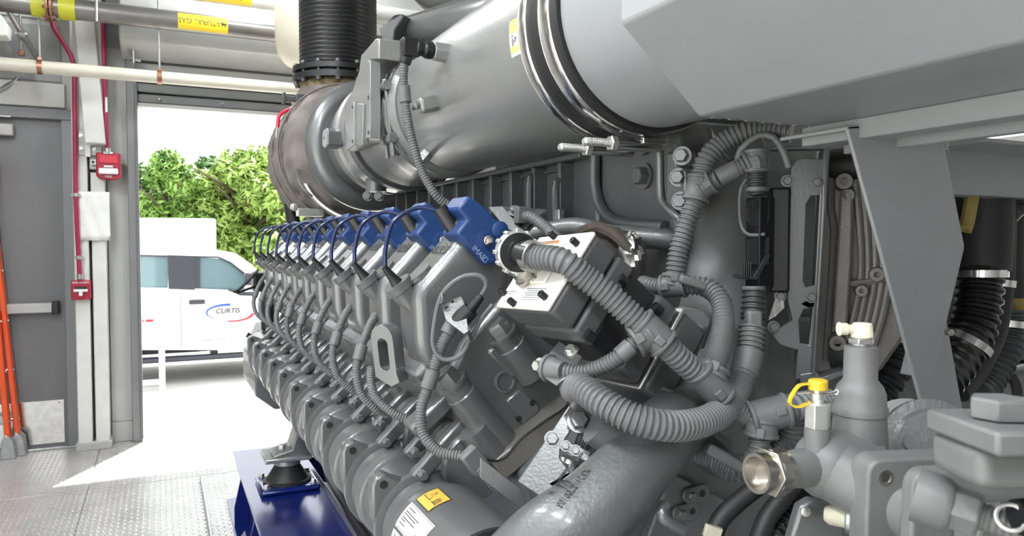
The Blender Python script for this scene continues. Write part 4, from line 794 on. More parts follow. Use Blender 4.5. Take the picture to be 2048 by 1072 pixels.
# rubber coupling with two clamps
t = thing('rubber_coupling', 'black rubber sleeve joining the duct to the grey box', 'coupling', (DXc, 1.09, DZc-.1880))
part(dl([(1.024, .1780), (1.024, .1880), (1.08, .1885), (1.1, .1905), (1.12, .1885), (1.16, .1880), (1.16, .1800)]), 'sleeve', 'rubber', t)
for y0, wd_ in ((1.123, .031), (1.041, .038)):
    cb = part(dl([(y0, .1885), (y0, .1925), (y0+.003, .1940), (y0+.005, .1930), (y0+wd_-.005, .1930), (y0+wd_-.003, .1940), (y0+wd_, .1925), (y0+wd_, .1885)], 72), 'clamp_band', 'steel', t)
    q = dpt(y0+.014, -95, .2060); p = MB(); p.box(dpt(y0+.014, -86, .2010), (.05, .03, .012)); p.cyl(q+V((.05, 0, -.002)), q+V((-.045, 0, -.002)), .011, n=14); part(p, 'clamp_trunnion', 'steel', cb, .002)
    p = MB(); a = q+V((-.04, 0, -.002)); p.lathe(a, -X, [(0, .0075)]+[(.002+.0016*i, .0075 if i % 2 else .0068) for i in range(36)]+[(.062, .005), (.062, 0)], 14); p.hexa(a, -X, .0135, .012, False); part(p, 'clamp_bolt', 'zinc', cb)
# air filter box
t = thing('air_filter_box', 'big grey sheet metal air box at the upper right', 'air box', (.8, .3, 1.466))
p = MB(); p.prism(xz(.80, [(.53, 2.0), (.53, 1.574), (.656, 1.466), (1.08, 1.466), (1.08, 2.0)]), (0, -1.4, 0)); part(p, 'box_shell', 'paint_box', t, .004)
p = MB(); p.lathe((DXc, 1.023, DZc), -Y, [(0, .15), (0, .181), (.23, .181)], 64); part(p, 'inlet_collar', 'paint_box', t)
p = MB(); p.bx(.855, .90, -.5, .81, 1.438, 1.466); part(p, 'bottom_rail', 'paint_box', t, .002)
p = MB(); p.bx(.93, .95, -.5, .80, 1.43, 1.466); part(p, 'bottom_rail', 'paint_box', t, .002)
for k in range(7):
    p = MB(); p.box((.68+.03*k, .792-.0*k, 1.4655), (.016, .006, .002)); part(p, 'seam_weld', 'paint_duct', t)
# compressor and turbo
t = thing('turbocharger', 'grey turbocharger compressor between air duct and wrapped turbine', 'turbocharger', (DXc, 2.5, DZc-.2))
part(dl([(1.94, .1), (1.94, .178), (1.96, .190), (1.985, .190), (1.99, .178), (2.015, .178), (2.02, .190), (2.045, .190), (2.06, .180), (2.18, .176), (2.28, .184), (2.32, .194), (2.36, .194), (2.365, .1)]), 'inlet_flange', 'paint_duct', t)
part(dl([(2.366, .1), (2.366, .206), (2.41, .206), (2.412, .196), (2.46, .196)]), 'bolt_ring', 'box_dark', t)
part(dl([(2.44, .1), (2.44, .202), (2.52, .204), (2.525, .194), (2.56, .194), (2.57, .206), (2.64, .202), (2.65, .1)]), 'backing_ring', 'paint_duct', t)
p = MB(); p.torus((DXc, 2.86, DZc), Y, .207, .05, 64, 20); part(p, 'volute', 'paint', t)
part(dl([(2.63, .12), (2.63, .18), (2.85, .19), (3.0, .19), (3.0, .1)]), 'volute_core', 'paint', t)
for a in (200, 222, 244, 180):
    p = MB(); p.lathe(dpt(2.388, a, .2), radial(0, a), [(0, .01), (.006, .009), (.008, .004)], 10); part(p, 'ring_screw', 'paint', t)
for y0 in (1.972, 2.032): # V-band T bolts
    a, b = dpt(y0, 166, .2), dpt(y0, 207, .2); p = MB(); p.cyl(a, b, .0055, n=10); p.cyl(a-Y*.015, a+Y*.015, .013, n=14); p.cyl(b-Y*.015, b+Y*.015, .014, n=14); p.hexa(a+(a-b).normalized()*.002, a-b, .009, .016, False); p.cyl(b, b+(b-a).normalized()*.05, .0075, n=8)
    part(p, 'band_clamp_bolt', 'paint', t, .001); p = MB(); p.box(dpt(y0, 214, .19), (.012, .02, .06), (radial(0, 212), Y, radial(0, 302))); part(p, 'clamp_saddle', 'paint', t, .001); p = MB(); p.box(dpt(y0, 158, .19), (.012, .02, .05), (radial(0, 160), Y, radial(0, 250))); part(p, 'clamp_saddle', 'paint', t, .001)
p = MB(); p.prism([oX(a, b, .53) for a, b in ((718, 140), (722, 110), (750, 78), (757, 76), (757, 118), (739, 118), (739, 272), (730, 282), (712, 288), (692, 302), (688, 208), (700, 195))], (.12, 0, 0)); mb_ = part(p, 'mounting_bracket', 'paint_duct', t, .004)
p = MB(); p.prism([oX(a, b, .515) for a, b in ((734, 122), (740, 122), (740, 276), (733, 276))], (.03, 0, 0)); part(p, 'bracket_flange', 'paint_duct', mb_, .002)
p = MB(); p.prism([oX(a, b, .51) for a, b in ((702, 205), (707, 203), (708, 290), (703, 292))], (.03, 0, 0)); p.prism([oX(a, b, .52) for a, b in ((705, 206), (726, 208), (724, 290), (706, 291))], (.02, 0, 0)); part(p, 'bracket_flange', 'paint_duct', mb_, .002)
p = MB(); p.prism([oX(a, b, .50) for a, b in ((645, 262), (651, 256), (655, 262), (655, 290), (648, 297), (644, 290))], (.05, 0, 0)); tab = part(p, 'lug', 'paint', t, .004)
p = MB()
for q, X_ in (((737, 195), .509), ((737, 265), .509), ((705, 214), .504), ((705, 283), .504), ((648, 276), .494)): p.lathe(oX(*q, X_), -X, [(0, .006), (.001, .006)], 10)
part(p, 'bolt_hole', 'ink', mb_)
p = MB(); p.prism([D(a, b, 2.3) for a, b in ((758, 55), (800, 28), (810, 30), (790, 60), (782, 122), (774, 118))], V((.08, .08, 0))); part(p, 'top_plate', 'box_dark', t, .004)
p = MB(); p.cyl(oX(752, 372, .66)-Z*.02, oX(752, 372, .66)+Z*.03, .035, n=16); part(p, 'oil_drain', 'paint', t)
for q in (oX(735, 392, .62), oX(758, 392, .64)): p = MB(); p.hexa(q, V((-.3, -1, 0)), .012, .03); part(p, 'drain_bolt', 'paint', t)
p = MB(); p.tube([dpt(3.0, 195, .27), dpt(2.93, 205, .30), dpt(2.9, 213, .31), dpt(2.9, 222, .30)], .004, 6); p.tube([dpt(3.02, 200, .27), dpt(2.95, 225, .29), dpt(2.9, 248, .30), dpt(2.85, 262, .28)], .012, 10); part(p, 'jacket_wire', 'steel_dull', t)
# grey charge pipes behind the duct top
t = thing('charge_air_pipe', 'smooth grey pipe running behind the top of the duct', 'pipe', D(900, 60, 2.2))
p = MB(); q = smoothpath(DD((800, 64, 2.45), (830, 60, 2.4), (900, 48, 2.25), (990, 28, 2.1), (1100, 0, 2.0)), .03); p.sweep(q, lambda i, m_: .045+.02*min(1, i/m_*2), 24); part(p, 'pipe_run', 'paint', t)
p = MB(); p.ball(D(800, 66, 2.45), .05, 18); part(p, 'pipe_cap', 'paint', t)
p = MB(); a = D(800, 66, 2.45); p.lathe(a, D(830, 62, 2.4)-a, [(-.0, .058), (.012, .058)], 24); part(p, 'pipe_flange', 'box_dark', t)
m = MB(); m.tube(DD((850, -70, 2.9), (856, -35, 2.85), (880, -14, 2.75), (930, -12, 2.65), (1020, -30, 2.5), (1100, -60, 2.4)), .08, 28, .04); solo(m, 'charge_air_pipe', 'paint', 'thick grey elbow pipe above and behind the duct', 'pipe')
# insulated turbine jacket
t = thing('exhaust_jacket', 'brown grey quilted insulation blanket around the turbine', 'insulation jacket', (.70, 3.3, 1.40))
p = MB(); R = []; n = 96; rnd = random.Random(3)
prof = [(2.95, .20), (2.96, .24), (2.98, .256)]+[(3.0+.025*i, .262+.024*min(1, i/6)*(1-.0*i)-.012*(i in (4, 12))) for i in range(19)]+[(3.49, .285), (3.54, .25), (3.56, .18), (3.56, .02)]
for y, r in prof:
    ring_ = []
    for j in range(n):
        a = 2*math.pi*j/n; wv = 1+.05*math.sqrt(abs(math.sin(a*5+y*2)))*math.sqrt(abs(math.sin((y-2.95)*12)))-.03+.012*math.sin(a*13+y*24)+.010*math.sin(a*23-y*41)+.006*rnd.uniform(-1, 1)
        ring_.append(V((.715+r*wv*math.cos(a), y+.008*math.sin(a*7), 1.66+r*wv*math.sin(a))))
    R.append(ring_)
p.rings(R); part(p, 'blanket', 'jacket', t, 0, 1, 80)
p = MB(); p.lathe((.715, 3.3, 1.84), Z, [(0, .2), (.06, .2), (.11, .17), (.13, .15)], 36); nk = part(p, 'blanket_neck', 'jacket', t)
p = MB(); p.lathe((.715, 3.3, 1.955), Z, [(0, .165), (.02, .168), (.045, .15)], 36); part(p, 'frayed_edge', 'fibre', t)
for y in (3.1, 3.3):
    p = MB(); vs = [V((.715+.289*math.cos(a), y+.012*math.sin(3*a), 1.66+.289*math.sin(a))) for a in [2*math.pi*i/60 for i in range(61)]]; p.sweep(vs, .005, 6, False); part(p, 'seam_cord', 'jacket', t)
p = MB(); q = oY(565, 240, 3.2); p.tube([q+V((-.02, 0, -.03)), q+V((-.01, 0, .02)), q+V((.04, 0, .05)), q+V((.09, 0, .06))], .008, 8); part(p, 'red_strap', 'red_bright', t)
p = MB(); p.tube([q+V((-.02, 0, -.03)), q+V((-.025, 0, -.07)), q+V((-.0, 0, -.1))], .003, 6); part(p, 'tie_wire', 'steel_dull', t)
p = MB(); q = oY(585, 198, 3.2); p.box(q, (.07, .03, .02)); p.box(q+V((-.035, 0, 0)), (.012, .035, .045)); p.box(q+V((.03, 0, -.01)), (.035, .04, .06)); part(p, 'jacket_bracket', 'box_dark', t, .003)
p = MB(); q = oY(620, 425, 3.0); p.box(q, (.1, .05, .03)); p.hexa(q+V((-.06, 0, .02)), (0, -1, 0), .012, .02); part(p, 'support_foot', 'zinc', t, .003)
m = MB(); m.tube([oY(575, 345, 3.5), oY(580, 400, 3.5), oY(588, 450, 3.5)], .03, 14); solo(m, 'oil_hose', 'rubber', 'black hose hanging down behind the insulation jacket', 'hose')
t = thing('exhaust_bellows', 'black corrugated exhaust bellows rising to the roof', 'exhaust', (.715, 3.3, 2.0))
p = MB(); prof = [(2.05, .1)]; z = 2.05; ztop = 3.1
while z < ztop: prof += [(z, .16), (z+.006, .167), (z+.012, .167), (z+.018, .16)]; z += .0185
p.lathe((.715, 3.3, 0), Z, prof, 48); part(p, 'bellows', 'black', t, 0, 1, 60)
p = MB(); p.lathe((.715, 3.3, 0), Z, [(1.985, .1), (1.985, .195), (2.01, .195), (2.012, .17), (2.02, .17), (2.022, .195), (2.045, .195), (2.047, .165)], 40); fl = part(p, 'flange', 'black', t)
for k in range(14):
    a = k*2*math.pi/14; q = V((.715+.182*math.cos(a), 3.3+.182*math.sin(a), 2.045)); p = MB(); p.hexa(q, Z, .011, .014); p.hexa(q-Z*.06, -Z, .011, .014); p.cyl(q-Z*.062, q+Z*.002, .006, n=8); part(p, 'flange_bolt', 'box_dark', fl)
p = MB(); p.cyl((.715, 3.3, 3.1), (.715, 3.3, ZC), .15, n=32); part(p, 'stack_pipe', 'black', t)
# ================================================================= throttle actuator
an = V((-.8, 0, .6)); ac = D(1040, 570, 1.1)
TL, LB, TR = oP(1078, 473, ac, an), oP(990, 612, ac, an), oP(1184, 467, ac, an)
au = (LB-TL); aL = au.length; au.normalize(); av = TR-TL; av = av-au*av.dot(au); aW = av.length; av.normalize(); 
def A(u, v, w=0): return TL+au*(u*aL)+av*(v*aW)+an*w      # face coordinates 0..1, w along outward normal
ax3 = (au, av, an)
t = thing('throttle_actuator', 'dark grey throttle actuator box with pale metal face plate', 'actuator', A(.5, .5, -.2))
p = MB(); p.box(A(.5, .5, -.004), (aL, aW, .008), ax3); part(p, 'face_plate', 'alu_face', t, .004, 3)
p = MB(); p.box(A(.5, .5, -.03), (aL*.99, aW*.99, .044), ax3); part(p, 'front_housing', 'box_dark', t, .006)
p = MB(); p.box(A(.5, .5, -.072), (aL*.985, aW*.985, .034), ax3); part(p, 'middle_housing', 'box_dark', t, .006)
p = MB(); p.box(A(.52, .5, -.118), (aL*.93, aW*.9, .058), ax3); part(p, 'motor_core', 'black', t, .004)
p = MB(); p.box(A(.52, .5, -.168), (aL*1.0, aW*.98, .044), ax3); part(p, 'rear_housing', 'box_dark', t, .008)
p = MB(); p.box(A(.52, .5, -.193), (aL*1.06, aW*1.04, .007), ax3); part(p, 'gasket_plate', 'steel_dull', t, .002)
p = MB(); p.box(A(.52, .5, -.225), (aL*1.04, aW*1.02, .055), ax3); part(p, 'base_housing', 'box_dark', t, .008)
for u, v in ((.04, .35), (.17, .86), (.83, .06), (.96, .38), (.86, .88)):
    p = MB(); p.lathe(A(u, v, .0), an, [(0, .0052), (.011, .0052), (.012, .0045), (.012, .0025), (.008, .0025)], 14); part(p, 'face_screw', 'black', t)
for u, v, w_ in ((.2, 1.0, -.16), (.93, .93, -.16), (.2, .98, -.088), (.93, 1.0, -.085)):
    p = MB(); p.lathe(A(u, v, w_), an, [(0, .008), (.014, .008), (.015, .004)], 12); part(p, 'housing_screw', 'black', t)
p = MB(); p.box(A(.55, .42, .002), (aL*.28, aW*.62, .005), ax3); part(p, 'connector_pad', 'alu_face', t, .004)
def alab(u, v, lu, lv, m_='label_white', nm='label_patch'):
    p = MB(); p.box(A(u, v, .0004), (aL*lu, aW*lv, .0008), ax3); return part(p, nm, m_, t)
alab(.16, .27, .16, .5); alab(.115, .27, .05, .46, 'label_orange', 'label_band'); alab(.16, .7, .2, .3); alab(.34, .62, .1, .3); alab(.86, .2, .2, .32); alab(.83, .63, .22, .42)
def at(grp):
    p = MB()
    for s, sz, u, v in grp: text(p, s, sz, A(u, v, .0009), av, -au)
    part(p, 'label_print', 'ink_grey', t)
def bars(grp):
    p = MB()
    for u, v, lv in grp: p.box(A(u, v, .0011), (aL*.011, aW*lv, .0004), ax3)
    o = part(p, 'label_print', 'ink_grey', t); o['kind'] = 'stuff'
at([('WARNING', .0065, .115, .3)]); bars([(.165, .22, .3), (.19, .25, .36), (.215, .2, .26)])
at([('WOODWARD', .0062, .125, .7), ('ProAct', .0085, .175, .7)])
at([('CE', .007, .87, .26)]); bars([(.8, .17, .2), (.83, .15, .16)]); bars([(.755+.028*i, .63, .36-.05*(i % 2)) for i in range(6)])

# round connector on the actuator face
cb = A(.56, .34, .004); p = MB(); p.lathe(cb, an, [(0, .0), (0, .025), (.004, .025), (.005, .021), (.012, .021), (.014, .0195), (.02, .0195), (.021, .0205), (.034, .0205), (.036, .0195), (.045, .0195)], 28); cn = part(p, 'connector_base', 'brass_nickel', t)
for u, v in ((.47, .2), (.47, .52), (.64, .2), (.64, .52)):
    p = MB(); p.lathe(A(u, v, .004), an, [(0, .005), (.003, .004)], 10); part(p, 'connector_screw', 'steel_dull', cn)
cdep = (cb+an*.04-CAM).dot(FW); hd = (D(1125, 522, 1.0)-D(1040, 500, cdep)).normalized(); an0 = an; an = (hd*.75-FW*.62).normalized(); au0, av0 = au, av; au, av, _ = basis(an); c2 = D(1028, 503, cdep); p = MB(); prof = [(0, .02), (0, .028), (.004, .031), (.016, .031), (.02, .028), (.02, .02)]; p.lathe(c2, an, prof, 32)
for k in range(12):
    a = k*2*math.pi/12; p.box(c2+an*.01+(au*math.cos(a)+av*math.sin(a))*.031, (.006, .006, .014), (au*math.cos(a)+av*math.sin(a), an.cross(au*math.cos(a)+av*math.sin(a)), an))
part(p, 'lock_ring', 'zinc', t, .001)
c3 = c2+an*.006; p = MB(); p.lathe(c3, an, [(0, .0), (0, .0295), (.016, .0285), (.018, .02), (.026, .019), (.027, 0)], 32); p.cyl(c3+an*.016, c3+an*.016+hd*.03, .0185, n=24); p.ball(c2-an*.004, .022, 18); part(p, 'backshell', 'black', t)
an, au, av = an0, au0, av0; h0 = c3+hd*.045; p = MB(); p.cyl(h0-hd*.012, h0+hd*.004, .0225, n=24); part(p, 'backshell_ring', 'steel_dull', t)
m = MB(); m.bx(0, .01, 0, .01, 0, .01); m.v = []; m.f = []
for k in range(14): # crumpled foil and cloth behind the actuator
    pass
t = thing('heat_wrap', 'dark cloth heat wrap with crumpled foil behind the actuator', 'heat wrap', D(1230, 560, 1.35))
rnd = random.Random(11)
def blob(c, r, sc, am):
    p = MB(); n = 28; R = []
    for i in range(15):
        a = math.pi*i/14; R.append([c+V((r*sc[0]*max(math.sin(a), .01)*math.cos(2*math.pi*j/n), r*sc[1]*max(math.sin(a), .01)*math.sin(2*math.pi*j/n), r*sc[2]*math.cos(a)))*(1+rnd.uniform(-am, am)) if False else c+V((r*sc[0]*max(math.sin(a), .01)*math.cos(2*math.pi*j/n), r*sc[1]*max(math.sin(a), .01)*math.sin(2*math.pi*j/n), r*sc[2]*math.cos(a)))*(1+am*math.sin(i*1.9+j*1.3)+am*rnd.uniform(-1, 1)) for j in range(n)])
    return p.rings(R, False)
part(blob(D(1205, 500, 1.36), .07, (1, 1, .6), .05), 'cloth_wrap', 'wood_cloth', t, 0, 1, 70)
part(blob(D(1262, 520, 1.28), .05, (.5, .6, .9), .07), 'foil_wrap', 'foil', t, 0, 1, 25)
p = MB(); p.tube(DD((1150, 470, 1.3), (1190, 455, 1.3), (1230, 470, 1.28), (1265, 505, 1.26)), .01, 8); part(p, 'wrap_edge', 'wood_cloth', t)
# bracket behind the first coil
t = thing('coil_rail_bracket', 'bent grey sheet bracket behind the nearest blue coil', 'bracket', D(1030, 460, 1.35))
p = MB(); p.prism(DD((978, 414, 1.36), (1005, 412, 1.36), (1052, 465, 1.33), (1035, 468, 1.33), (1010, 455, 1.34)), V((.0, .004, .0))); p.prism(DD((1000, 412, 1.36), (1095, 418, 1.4), (1090, 425, 1.4), (1052, 466, 1.33)), V((.003, .003, -.003))); part(p, 'bent_plate', 'paint', t, .001)
p = MB(); p.prism(DD((1030, 425, 1.36), (1092, 420, 1.39), (1050, 460, 1.33)), V((0, 0, .001))); part(p, 'plate_web', 'paint', t)
p = MB(); p.corr(DD((1040, 432, 1.34), (1065, 436, 1.32), (1095, 458, 1.29), (1118, 480, 1.26)), .0105, .0062, .15, 12); part(p, 'conduit', 'conduit', t)
p = MB(); p.hexa(D(1030, 425, 1.35), V((-.3, -.6, .8)), .009, .012); p.box(D(1042, 430, 1.335), (.02, .02, .03)); part(p, 'rail_bolt', 'paint', t, .002)
# ================================================================= wiring harness
t = thing('wiring_harness', 'grey corrugated wiring harness branching over the engine front', 'wiring harness', D(1300, 800, 1.1))
def con(pts, r, m_='conduit', nm='conduit', **k): p = MB(); p.corr([D(*q) if not isinstance(q, V) else q for q in pts], r, **k); return part(p, nm, m_, t)
def tee(pts, r, nm='tee_fitting'):
    p = MB()
    for a, b in pts:
        a, b = D(*a), D(*b); p.cyl(a, b, r, n=20); d = (b-a).normalized()
        p.cyl(a, a+d*.006, r*1.1, n=20); p.cyl(b-d*.006, b, r*1.1, n=20)
        u = d.cross((CAM-a).normalized()).normalized(); w_ = u.cross(d)*-1
        w_ = w_ if w_.dot(CAM-a) > 0 else -w_
        c = a.lerp(b, .72); p.box(c+w_*r*1.0, (.012, .014, .006), (u, d, w_))
    return part(p, nm, 'conduit', t, .0015)
def clip(x, y, d, ang, sz=(.03, .014, .05)):
    a = math.radians(ang); u = RT*math.cos(a)+UP*math.sin(a); v = -RT*math.sin(a)+UP*math.cos(a); p = MB(); p.box(D(x, y, d), sz, (v, -FW, u)); return part(p, 'conduit_clamp', 'conduit', t, .004)
con([h0, (1125, 522, 1.0), (1170, 555, 1.0), (1215, 588, 1.0), (1260, 628, 1.0), (1285, 650, 1.0)], .0185, pitch=.0076, depth=.15)
tee([((1278, 643, 1.0), (1330, 690, 1.0)), ((1300, 665, 1.0), (1268, 685, 1.0))], .0215)
con([(1325, 685, 1.0), (1360, 718, 1.01), (1395, 748, 1.02), (1410, 760, 1.02)], .018)
con([(1272, 682, 1.0), (1245, 708, 1.0), (1205, 732, 1.01), (1165, 745, 1.02), (1128, 743, 1.03)], .0115)
p = MB(); q = smoothpath(DD((1262, 692, .999), (1240, 712, .999)), .005); p.sweep(q, .0128, 14); part(p, 'conduit_sleeve', 'conduit', t)
sp_ = D(1108, 738, 1.04); p = MB(); d = D(1140, 744, 1.02)-sp_; p.lathe(sp_-d.normalized()*.012, d, [(0, .02), (.005, .02), (.006, .017), (.014, .016), (.024, .0135), (.03, .013)], 24); part(p, 'sensor_gland', 'conduit', t)
pc2 = D(1120, 725, 1.045); n2 = V((-.55, -.35, .75)).normalized(); pl = [oP(a, b, pc2, n2) for a, b in ((1074, 737), (1118, 680), (1165, 712), (1142, 748), (1112, 770), (1080, 748))]
p = MB(); p.prism(pl, n2*-.005); sp2 = part(p, 'sensor_plate', 'paint', t, .002)
p = MB(); p.hexa(oP(1143, 702, pc2, n2), n2, .008, .008); part(p, 'plate_screw', 'zinc', sp2); p = MB(); p.hexa(oP(1082, 730, pc2, n2), V((-1, -.3, 0)), .008, .012); part(p, 'plate_screw', 'zinc', sp2)
tee([((1395, 738, 1.02), (1445, 795, 1.03)), ((1420, 755, 1.025), (1428, 735, 1.03))], .0215)
con([(1425, 740, 1.04), (1440, 690, 1.08), (1447, 640, 1.12), (1440, 600, 1.15), (1415, 576, 1.17), (1380, 570, 1.18), (1345, 572, 1.19)], .0165)
tee([((1372, 570, 1.18), (1322, 574, 1.2)), ((1347, 572, 1.19), (1350, 548, 1.19))], .0185)
con([(1325, 574, 1.2), (1300, 570, 1.22), (1285, 566, 1.24)], .013)
con([(1350, 550, 1.19), (1358, 500, 1.19), (1376, 440, 1.19), (1392, 395, 1.19)], .0165)
tee([((1390, 402, 1.19), (1402, 352, 1.19)), ((1396, 378, 1.19), (1425, 362, 1.18))], .0195)
con([(1402, 356, 1.19), (1412, 322, 1.19), (1440, 290, 1.19), (1485, 265, 1.18), (1530, 260, 1.17), (1585, 265, 1.15)], .0175, 'conduit')
con([(1420, 366, 1.18), (1440, 355, 1.17)], .0145); 
p = MB(); p.tube(DD((1438, 356, 1.17), (1455, 347, 1.165), (1475, 337, 1.16)), .0148, 16); part(p, 'taped_section', 'conduit', t)
con([(1470, 340, 1.16), (1495, 328, 1.155)], .0145)
tee([((1490, 329, 1.155), (1515, 318, 1.15)), ((1513, 300, 1.15), (1514, 345, 1.15))], .0185)
p = MB(); p.tube(DD((1475, 325, 1.17), (1482, 300, 1.16), (1515, 272, 1.15), (1548, 275, 1.14), (1568, 305, 1.13), (1578, 335, 1.13)), .0058, 10); part(p, 'thin_cable', 'conduit', t)
con([(1514, 345, 1.15), (1514, 390, 1.15)], .016, 'conduit_dark')
p = MB(); p.cyl(D(1514, 376, 1.15), D(1514, 383, 1.15), .0175, n=16); p.cyl(D(1508, 572, 1.15), D(1508, 579, 1.15), .0175, n=16); part(p, 'hose_ring', 'conduit', t)
p = MB()
for pl in (((1494, 398), (1540, 396), (1540, 440), (1528, 456), (1502, 452), (1494, 440)), ((1496, 480), (1512, 472), (1540, 474), (1538, 530), (1494, 530))):
    p.prism(DD(*[(a, b, 1.145) for a, b in pl]), -V(ray(1515, 470))*-.03)
p.prism(DD((1480, 548, 1.135), (1508, 552, 1.135), (1535, 505, 1.135), (1542, 510, 1.135), (1515, 560, 1.135), (1482, 558, 1.135)), FW*.04); p.box(D(1520, 485, 1.16), (.03, .03, .14))
for k in range(4): p.box(D(1491+4*k, 408 if k < 4 else 540, 1.142), (.0016, .004, .012)); p.box(D(1488+4*k, 540, 1.132), (.0016, .004, .025))
part(p, 'plug_housing', 'black', t, .004)
con([(1508, 582, 1.15), (1506, 640, 1.14)], .019, 'conduit_dark'); 
p = MB(); p.tube(DD((1530, 468, 1.14), (1500, 470, 1.15), (1484, 455, 1.16), (1479, 420, 1.17), (1482, 375, 1.17), (1500, 352, 1.165)), .0028, 8); part(p, 'cable_tie', 'conduit', t)
clip(1505, 650, 1.13, 0, (.045, .03, .022)); clip(1385, 566, 1.165, 70, (.045, .02, .014))
con([(1505, 655, 1.13), (1500, 700, 1.12), (1490, 745, 1.11), (1470, 790, 1.08), (1445, 822, 1.03), (1400, 845, .98), (1340, 852, .945), (1270, 838, .94), (1205, 805, .96), (1162, 776, 1.0), (1146, 778, 1.04)], .0205, pitch=.0075, depth=.15)
p = MB(); q = smoothpath(DD((1500, 700, 1.118), (1494, 728, 1.114), (1488, 748, 1.112)), .006); p.sweep(q, .0215, 16); part(p, 'taped_section', 'conduit', t)
clip(1460, 805, 1.06, 40, (.05, .03, .02)); clip(1166, 778, 1.02, 60, (.01, .02, .06))
p = MB(); p.prism(DD((1320, 778, 1.07), (1330, 774, 1.07), (1442, 818, 1.07), (1440, 828, 1.07)), FW*.006); part(p, 'clamp_stay', 'paint', t, .001)
con([(1440, 795, 1.04), (1480, 825, 1.05), (1510, 840, 1.05)], .015)
tee([((1498, 838, 1.05), (1575, 820, 1.05)), ((1525, 835, 1.05), (1520, 872, 1.05))], .0235)
con([(1565, 822, 1.05), (1600, 812, 1.06), (1660, 805, 1.1)], .021)
con([(1520, 868, 1.05), (1518, 900, 1.05), (1500, 925, 1.06), (1470, 930, 1.07), (1430, 915, 1.08), (1390, 905, 1.1)], .0165)
con([(1590, 830, 1.08), (1575, 875, 1.09), (1545, 905, 1.09), (1500, 935, 1.08), (1450, 935, 1.09)], .0195)
clip(1450, 915, 1.05, 60, (.06, .02, .016))
# ================================================================= control unit and its frame
t = thing('control_unit_frame', 'grey slotted steel frame carrying the engine control unit', 'frame', D(1590, 780, 1.2))
fn_ = V((-.62, -.78, 0)).normalized(); fc_ = D(1610, 520, 1.16)
def fp(pts, off=0): return [oP(a, b, fc_, fn_)+fn_*off for a, b in pts]
p = MB(); p.prism(fp([(1582, 335), (1590, 322), (1605, 316), (1652, 318), (1640, 500), (1622, 752), (1590, 760), (1596, 700), (1560, 690), (1545, 672), (1550, 662), (1585, 640), (1575, 600)]), -fn_*.012, [fp([(1622, 392), (1640, 390), (1630, 570), (1612, 574), (1606, 560), (1612, 410)]), fp([(1608, 618), (1626, 615), (1618, 690), (1600, 686), (1598, 640)])]); part(p, 'slotted_plate', 'paint', t, .003)
p = MB(); p.prism(fp([(1646, 300), (1652, 296), (1660, 300), (1652, 420), (1630, 752), (1622, 752), (1642, 420)], .004), -fn_*.05); part(p, 'frame_flange', 'paint', t, .003)
p = MB(); p.prism(fp([(1530, 300), (1530, 294), (1650, 288), (1662, 296), (1660, 304), (1645, 298)], .004), -fn_*.03); part(p, 'top_rail', 'paint', t, .002)
p = MB(); p.prism(fp([(1600, 748), (1632, 742), (1640, 755), (1690, 740), (1690, 750), (1640, 770), (1600, 765)], .002), -fn_*.04); part(p, 'bottom_rail', 'paint', t, .002)
p = MB(); a = fp([(1559, 480)], -.02)[0]; p.box(a, (.03, .06, .165), (fn_.cross(Z), fn_, Z)); part(p, 'control_unit', 'black', t, .004)
p = MB(); p.prism(fp([(1576, 370), (1582, 365), (1575, 585), (1568, 590)], .002), -fn_*.03); part(p, 'unit_edge', 'paint', t, .002)
for q in ((1574, 362), (1632, 365), (1622, 594), (1560, 592), (1547, 653)):
    p = MB(); p.hexa(fp([q], .001)[0], fn_, .007, .008); part(p, 'frame_bolt', 'paint', t)
p = MB(); p.prism(fp([(1536, 640), (1552, 590), (1565, 585), (1568, 615), (1550, 632)], .005), -fn_*.01); part(p, 'foil_tag', 'foil', t)
p = MB(); a = D(1515, 285, 1.19); p.prism(DD((1478, 300, 1.19), (1500, 282, 1.19), (1528, 280, 1.19), (1532, 295, 1.19), (1505, 305, 1.19)), FW*.01); part(p, 'marked_plate', 'galv', t, .002)
p = MB(); p.prism(DD((1420, 250, 1.3), (1540, 250, 1.3), (1500, 300, 1.3), (1460, 320, 1.3), (1430, 290, 1.3)), FW*.03); part(p, 'gusset_plate', 'paint', t, .003)
# ribbed aluminium cover with rubber mounts
t = thing('ribbed_cover', 'bare cast aluminium ribbed cover beside the control frame', 'cover', D(1720, 740, 1.2))
bn = V((-.75, -.66, 0)).normalized(); bc = D(1730, 520, 1.22)
def rp(pts, off=0): return [oP(a, b, bc, bn)+bn*off for a, b in pts]
p = MB(); p.prism(rp([(1645, 320), (1680, 308), (1720, 305), (1790, 380), (1830, 520), (1820, 660), (1760, 745), (1620, 745), (1635, 600)]), -bn*.03); part(p, 'cover_shell', 'cast_alu', t, .006)
p = MB(); p.prism(rp([(1680, 382), (1706, 378), (1703, 520), (1694, 648), (1664, 650), (1672, 520)], .03), -bn*.035); part(p, 'flat_rib', 'cast_alu', t, .004)
for k in range(5):
    x = 1712+14*k; p = MB(); p.tube(rp([(x-2, 360+14*k), (x+6, 440), (x+10, 540), (x-2, 620), (x-22, 690)], .012), .006, 8); part(p, 'curved_rib', 'cast_alu', t)
p = MB(); p.tube(rp([(1664, 330), (1662, 420), (1668, 460), (1660, 600), (1652, 720)], .008), .006, 8); p.tube(rp([(1700, 566), (1740, 562), (1785, 552)], .016), .006, 8); part(p, 'edge_rib', 'cast_alu', t)
for q, r in (((1688, 365), .014), ((1696, 392), .01), ((1752, 548), .012), ((1722, 580), .01), ((1675, 682), .014), ((1766, 480), .006)):
    a = rp([q], .0)[0]; p = MB(); p.lathe(a, bn, [(0, r*1.2), (.025, r), (.03, r*.9), (.03, r*.4), (.02, r*.4)], 14); part(p, 'screw_boss', 'cast_alu', t)
